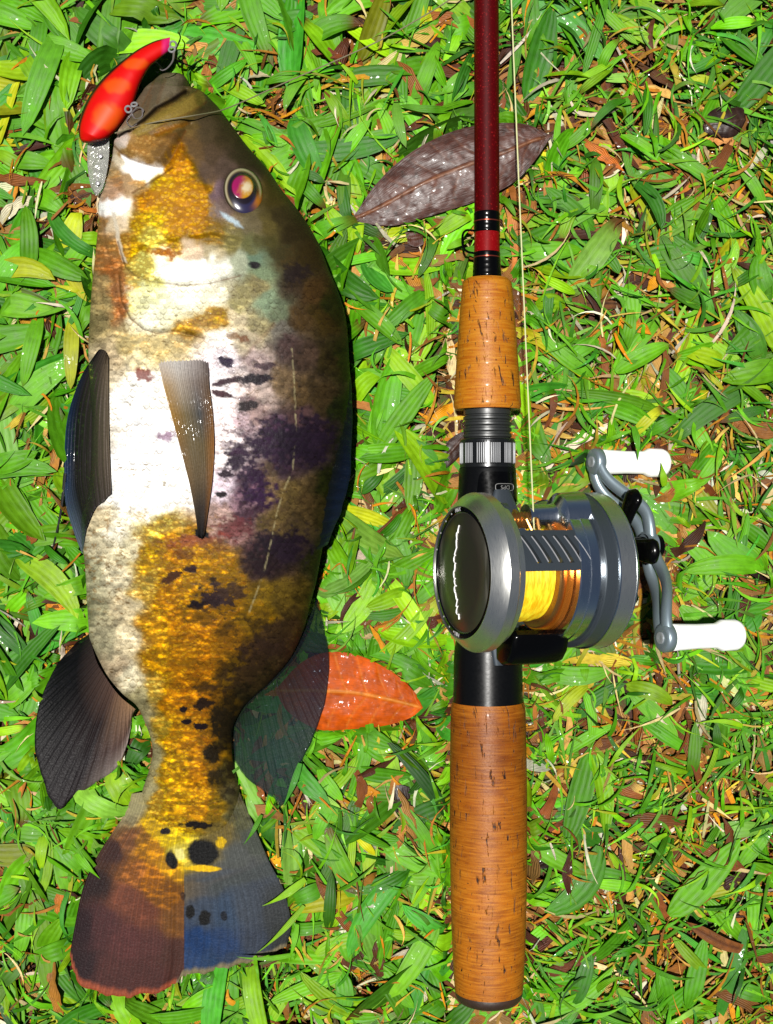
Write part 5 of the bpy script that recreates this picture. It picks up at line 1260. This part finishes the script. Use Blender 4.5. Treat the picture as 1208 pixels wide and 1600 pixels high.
# slotted top bar
def bar_pt(x, ph, r): return np.array([x, r * math.sin(ph), AZ + r * math.cos(ph)])
mb = MB(); RO, RI = 24.2, 22.4
def bar_patch(q00, q10, q11, q01, n1=6, n2=6):
    """quad in (x, angle deg) bent to the frame's radius, with thickness"""
    u = np.linspace(0, 1, n1 + 1); v = np.linspace(0, 1, n2 + 1)
    pts = []
    for r in (RO, RI):
        for a_ in u:
            for b_ in v:
                p = (1 - a_) * (1 - b_) * np.array(q00) + a_ * (1 - b_) * np.array(q10) + a_ * b_ * np.array(q11) + (1 - a_) * b_ * np.array(q01)
                pts.append(bar_pt(p[0], math.radians(p[1]), r))
    g = grid_quads(n1 + 1, n2 + 1); N = (n1 + 1) * (n2 + 1); w = n2 + 1
    rim = list(range(w)) + [k * w + n2 for k in range(1, n1 + 1)] + [n1 * w + k for k in range(n2 - 1, -1, -1)] + [k * w for k in range(n1 - 1, 0, -1)]
    mb.add(pts, g.tolist() + (g[:, ::-1] + N).tolist() + [[rim[k], rim[(k + 1) % len(rim)], rim[(k + 1) % len(rim)] + N, rim[k] + N] for k in range(len(rim))])
A0, A1, A2, A3 = 36.0, 31.5, 9.0, 3.0
bar_patch((-17, A0), (9, A0), (9, A1), (-17, A1), 12, 2)
bar_patch((-17, A2), (9, A2), (9, A3), (-17, A3), 12, 2)
sl = 5.0
edges = [-17.0] + [e for k in range(6) for e in (-17.2 + 4.0 * k + 0.0 + 1.4, -17.2 + 4.0 * k + 2.9)] + [9.0]
for k in range(0, len(edges), 2):
    a_, b_ = edges[k], edges[k + 1]
    lo_, hi_ = (lambda e: e), (lambda e: min(e + sl, 9.0))
    x0, x1 = a_, b_
    bar_patch((x0, A1), (x1, A1), (x1 if k == len(edges) - 2 else hi_(x1), A2), (x0 if k == 0 else hi_(x0), A2), 3, 5)
obj('slotted_bar', mb.mesh('slotted_bar', sharp=30), M_GUND, reel)
mb = MB()
for k in range(6):                                   # bright machined lips along the slots
    e = edges[1 + 2 * k]
    mb.tube([bar_pt(min(e + sl * q, 9) + 0.05, math.radians(A1 + (A2 - A1) * q), RO + 0.02) for q in np.linspace(0.04, 0.96, 10)], 0.22, 6)
obj('slot_edge', mb.mesh('slot_edges'), simple('machined_edge', (200, 200, 205), 0.3, 0.3), reel)
# level wind: polished tube flaring into the gear case, worm and line guide
rl('level_wind_tube', [(-7.0, 3.0), (-7.0, 4.2), (2.0, 4.2), (3.0, 4.6), (4.2, 7.2), (5.0, 8.0), (13.2, 8.6)], M_GUN2, 64, (0, 18.5, AZ + 8.5))
rl('level_wind_tube', [(-16.5, 4.6), (-14.5, 4.6), (-14.4, 3)], M_GUND, 48, (0, 18.5, AZ + 8.5))
wp = [(-15.0, 1.6)]
for k in range(40): wp.append((-14.8 + k * 0.28, 2.4 + 0.45 * math.sin(k * 1.25)))
rl('worm_shaft', wp + [(-3.5, 1.6)], M_BRONZE, 48, (0, 17.5, AZ + 9))
mb = MB()
for dx in (-2.2, 2.2): mb.tube([(-8.0 + dx, 20.5, AZ + 6.5), (-7.2 + dx * 0.9, 17.5, AZ + 13.5), (-6.4 + dx * 0.6, 14.0, AZ + 14.2)], 0.7, 8)
mb.tube(np.array([(-6.4 + 1.8 * math.cos(q), 13.6 + 0.3 * math.sin(q), AZ + 13.6 + 1.6 * math.sin(q)) for q in np.linspace(0, 2 * math.pi, 25)]), 0.5, 8)
obj('line_guide', mb.mesh('line_guide'), M_BRONZE, reel)
m = MB(); m.box((-11.5, 13.5, AZ + 12.5), (4.5, 3.0, 2.2)); obj('line_guide_block', m.mesh('line_guide_block', bevel=0.6), M_GUN2, reel)
# thumb bar and the frame under the spool
mb = MB()
prof = [(-19.0, 8.5), (-20.5, 11.0), (-26.5, 9.5), (-30.5, 6.0), (-31.5, 1.0), (-30.0, -3.0), (-22, -3.0)]
nP = len(prof); v = []
for x in (-12.5, -11.3, 0, 6.0, 9.0):
    k = 1.0 if -12 < x < 7 else 0.86
    v += [(x, -25 + (p[0] + 25) * k, AZ + 3 + (p[1] - 3) * k) for p in prof]
fq = [[r * nP + c, r * nP + (c + 1) % nP, (r + 1) * nP + (c + 1) % nP, (r + 1) * nP + c] for r in range(4) for c in range(nP)] + [list(range(nP)), [4 * nP + k for k in range(nP)]]
mb.add(v, fq)
obj('thumb_bar', mb.mesh('thumb_bar', bevel=0.7), M_BLACK, reel)
mb = MB(); mb.box((-5, 0, 13.4), (24, 40, 3.0)); obj('frame_base', mb.mesh('frame_base', bevel=0.8), M_GUND, reel)
mb = MB(); mb.tube([(0, -34, 11.8), (0, -20, 12.0), (0, 20, 12.0), (0, 28, 11.2)], [3.5, 6.5, 6.5, 3.0], 24, ((0, 0, 1), 0.35)); obj('reel_foot', mb.mesh('reel_foot'), M_GUND, reel)
for y, z in ((-17, 18), (17, 18)):
    mb = MB(); mb.tube([(-17, y, z), (6, y, z)], 2.4, 24); obj('frame_pillar', mb.mesh('frame_pillar'), M_GUND, reel)
mb = MB(); mb.tube([(4.0, -20.4, AZ + 8), (7.5, -21.0, AZ + 7)], 1.3, 16); mb.tube([(5.5, -22.6, AZ + 5), (8.5, -22.8, AZ + 4.6)], 1.0, 16); obj('release_pin', mb.mesh('release_pin'), M_GUN2, reel)
# crank: hub, star drag, swept double-rail arm, white knobs
PY_, PZ_ = 8.0, AZ - 3.0
rl('drive_hub', [(26.5, 9.5), (28.5, 9.0), (29.5, 7.0), (34.0, 6.4), (34.5, 5.0)], M_BLACK, 64, (0, PY_, PZ_))
mb = MB(); ns_ = 5
for k in range(ns_):
    a = math.radians(22 + 72 * k); d = np.array([0, math.cos(a), math.sin(a)])
    r_ = np.linspace(2, 21.5, 14)
    p = np.array([np.array([36.0 + 2.6 * (q / 21.5) ** 2, PY_, PZ_]) + d * q for q in r_])
    mb.tube(p, np.interp(r_, [2, 7, 13, 19, 21, 21.5], [3.6, 3.2, 3.8, 4.6, 3.2, 0.8]), 16, ((1, 0, 0), 0.5))
mb.lathe([(33.5, 4.5), (34.5, 6.4), (37.5, 6.2), (38.5, 4.5), (38.6, 0.5)], 'X', 48, (0, PY_, PZ_))
obj('star_drag', mb.mesh('star_drag', sharp=50), M_BLACK, reel)
M_SCREW = simple('bright_screw', (200, 206, 210), 0.35, 0.4)
M_ARM = metal('anodised_grey_arm', (0.20, 0.25, 0.28), 0.38, 0.7)
HB = 48.5
E1 = np.array([38.7, 38.4, AZ - 22.0]); E2 = np.array([38.7, -22.0, AZ + 22.0]); A_ = np.array([HB, PY_, PZ_])
mb = MB()
t_ = np.linspace(0, 1, 40)
for E in (E1, E2):
    d = E - A_; pn = np.array([0, -d[2], d[1]]); pn /= np.linalg.norm(pn)
    for sgn in (-1, 1):
        base = A_[None] + d[None] * t_[:, None]
        base[:, 0] = HB + (E[0] - HB) * sstep(0.25, 0.95, t_)
        off = sgn * (1.8 + 2.0 * np.sin(np.pi * np.clip((t_ - 0.02) / 0.96, 0, 1)) ** 0.8)
        sway = 2.0 * np.sin(2 * np.pi * t_)
        mb.tube(base + pn[None] * (off + sway)[:, None], np.interp(t_, [0, .2, .5, .85, 1], [2.6, 2.5, 2.35, 2.3, 2.5]), 14, ((1, 0, 0), 0.75))
    mb.lathe([(E[0] - 1.9, 3.6), (E[0] - 1.6, 4.5), (E[0] - 1.0, 4.9), (E[0] + 1.4, 4.9), (E[0] + 1.9, 4.3), (E[0] + 2.0, 1)], 'X', 40, (0, E[1], E[2]))
mb.lathe([(HB - 2.0, 4.2), (HB - 1.6, 5.2), (HB + 1.6, 5.2), (HB + 2.0, 4.4), (HB + 2.0, 1)], 'X', 40, (0, PY_, PZ_))
arm = obj('crank_arm', mb.mesh('crank_arm', sharp=60), M_ARM, reel)
rl('crank_nut', [(38, 3.4), (HB - 1.5, 3.4), (HB - 1.5, 4.4), (HB - 2.6, 4.4), (HB + 4.4, 4.0), (HB + 4.8, 2.0), (HB + 4.9, 0.4)], M_BLACK, 32, (0, PY_, PZ_), arm)
M_WHITE = simple('white_knob', (255, 255, 255), 0.45, grain=0.02)
bpy_w = M_WHITE.node_tree.nodes['Principled BSDF'].inputs['Base Color']
bpy_w.default_value = (0.75, 0.75, 0.73, 1)
for E in (E1, E2):
    rl('knob_screw', [(E[0] - 2.3, 0.6), (E[0] - 2.5, 1.4), (E[0] - 2.4, 2.0), (E[0] - 1.8, 2.1)], M_SCREW, 24, (0, E[1], E[2]), arm)
    kx = E[0] + 2.2
    rl('crank_knob', [(kx, 2.0), (kx, 4.0), (kx + 0.5, 4.5), (kx + 1.5, 4.55), (kx + 10, 4.2), (kx + 17.5, 4.2), (kx + 19.0, 4.6), (kx + 20.2, 5.3), (kx + 25.5, 5.35), (kx + 27, 4.9), (kx + 27.6, 3.6), (kx + 27.8, 0.5)], M_WHITE, 48, (0, E[1], E[2]), arm, sharp=50)

# main line from the line guide up past the rod
def reel_w(p):
    x, y, z = p
    return np.array([ROD_X + x * math.cos(TH) + z * math.sin(TH), REEL_Y + y, ROD_Z - x * math.sin(TH) + z * math.cos(TH)])
g0 = reel_w((-6.4, 13.4, AZ + 13.4))
top_ = np.array([float(PX(793, 24)), float(PY(-150, 24)), 24.0])
mb = MB(); mb.tube(np.array([reel_w((-6.4, 8.0, AZ + 16.6 - 1.5))] + [g0 + (top_ - g0) * q + np.array([0, 0, -1.5 * math.sin(math.pi * q)]) for q in np.linspace(0, 1, 60)]), 0.26, 8)
tag(obj('main_line', mb.mesh('main_line', origin=g0), line_mat('yellow_braid', (255, 255, 190)), None, Vector(g0 * MM)), 'thin pale yellow line rising from the reel beside the rod', 'fishing line')
print('REELPX', [(n_, [round(float(q)) for q in reel_px(p)]) for n_, p in (('dial', (-26.5, 0, AZ)), ('E1', E1), ('E2', E2), ('hub', A_), ('guide', (-6.4, 13.4, AZ + 13.4)), ('rtop', (27, 0, AZ + 26.8)))])
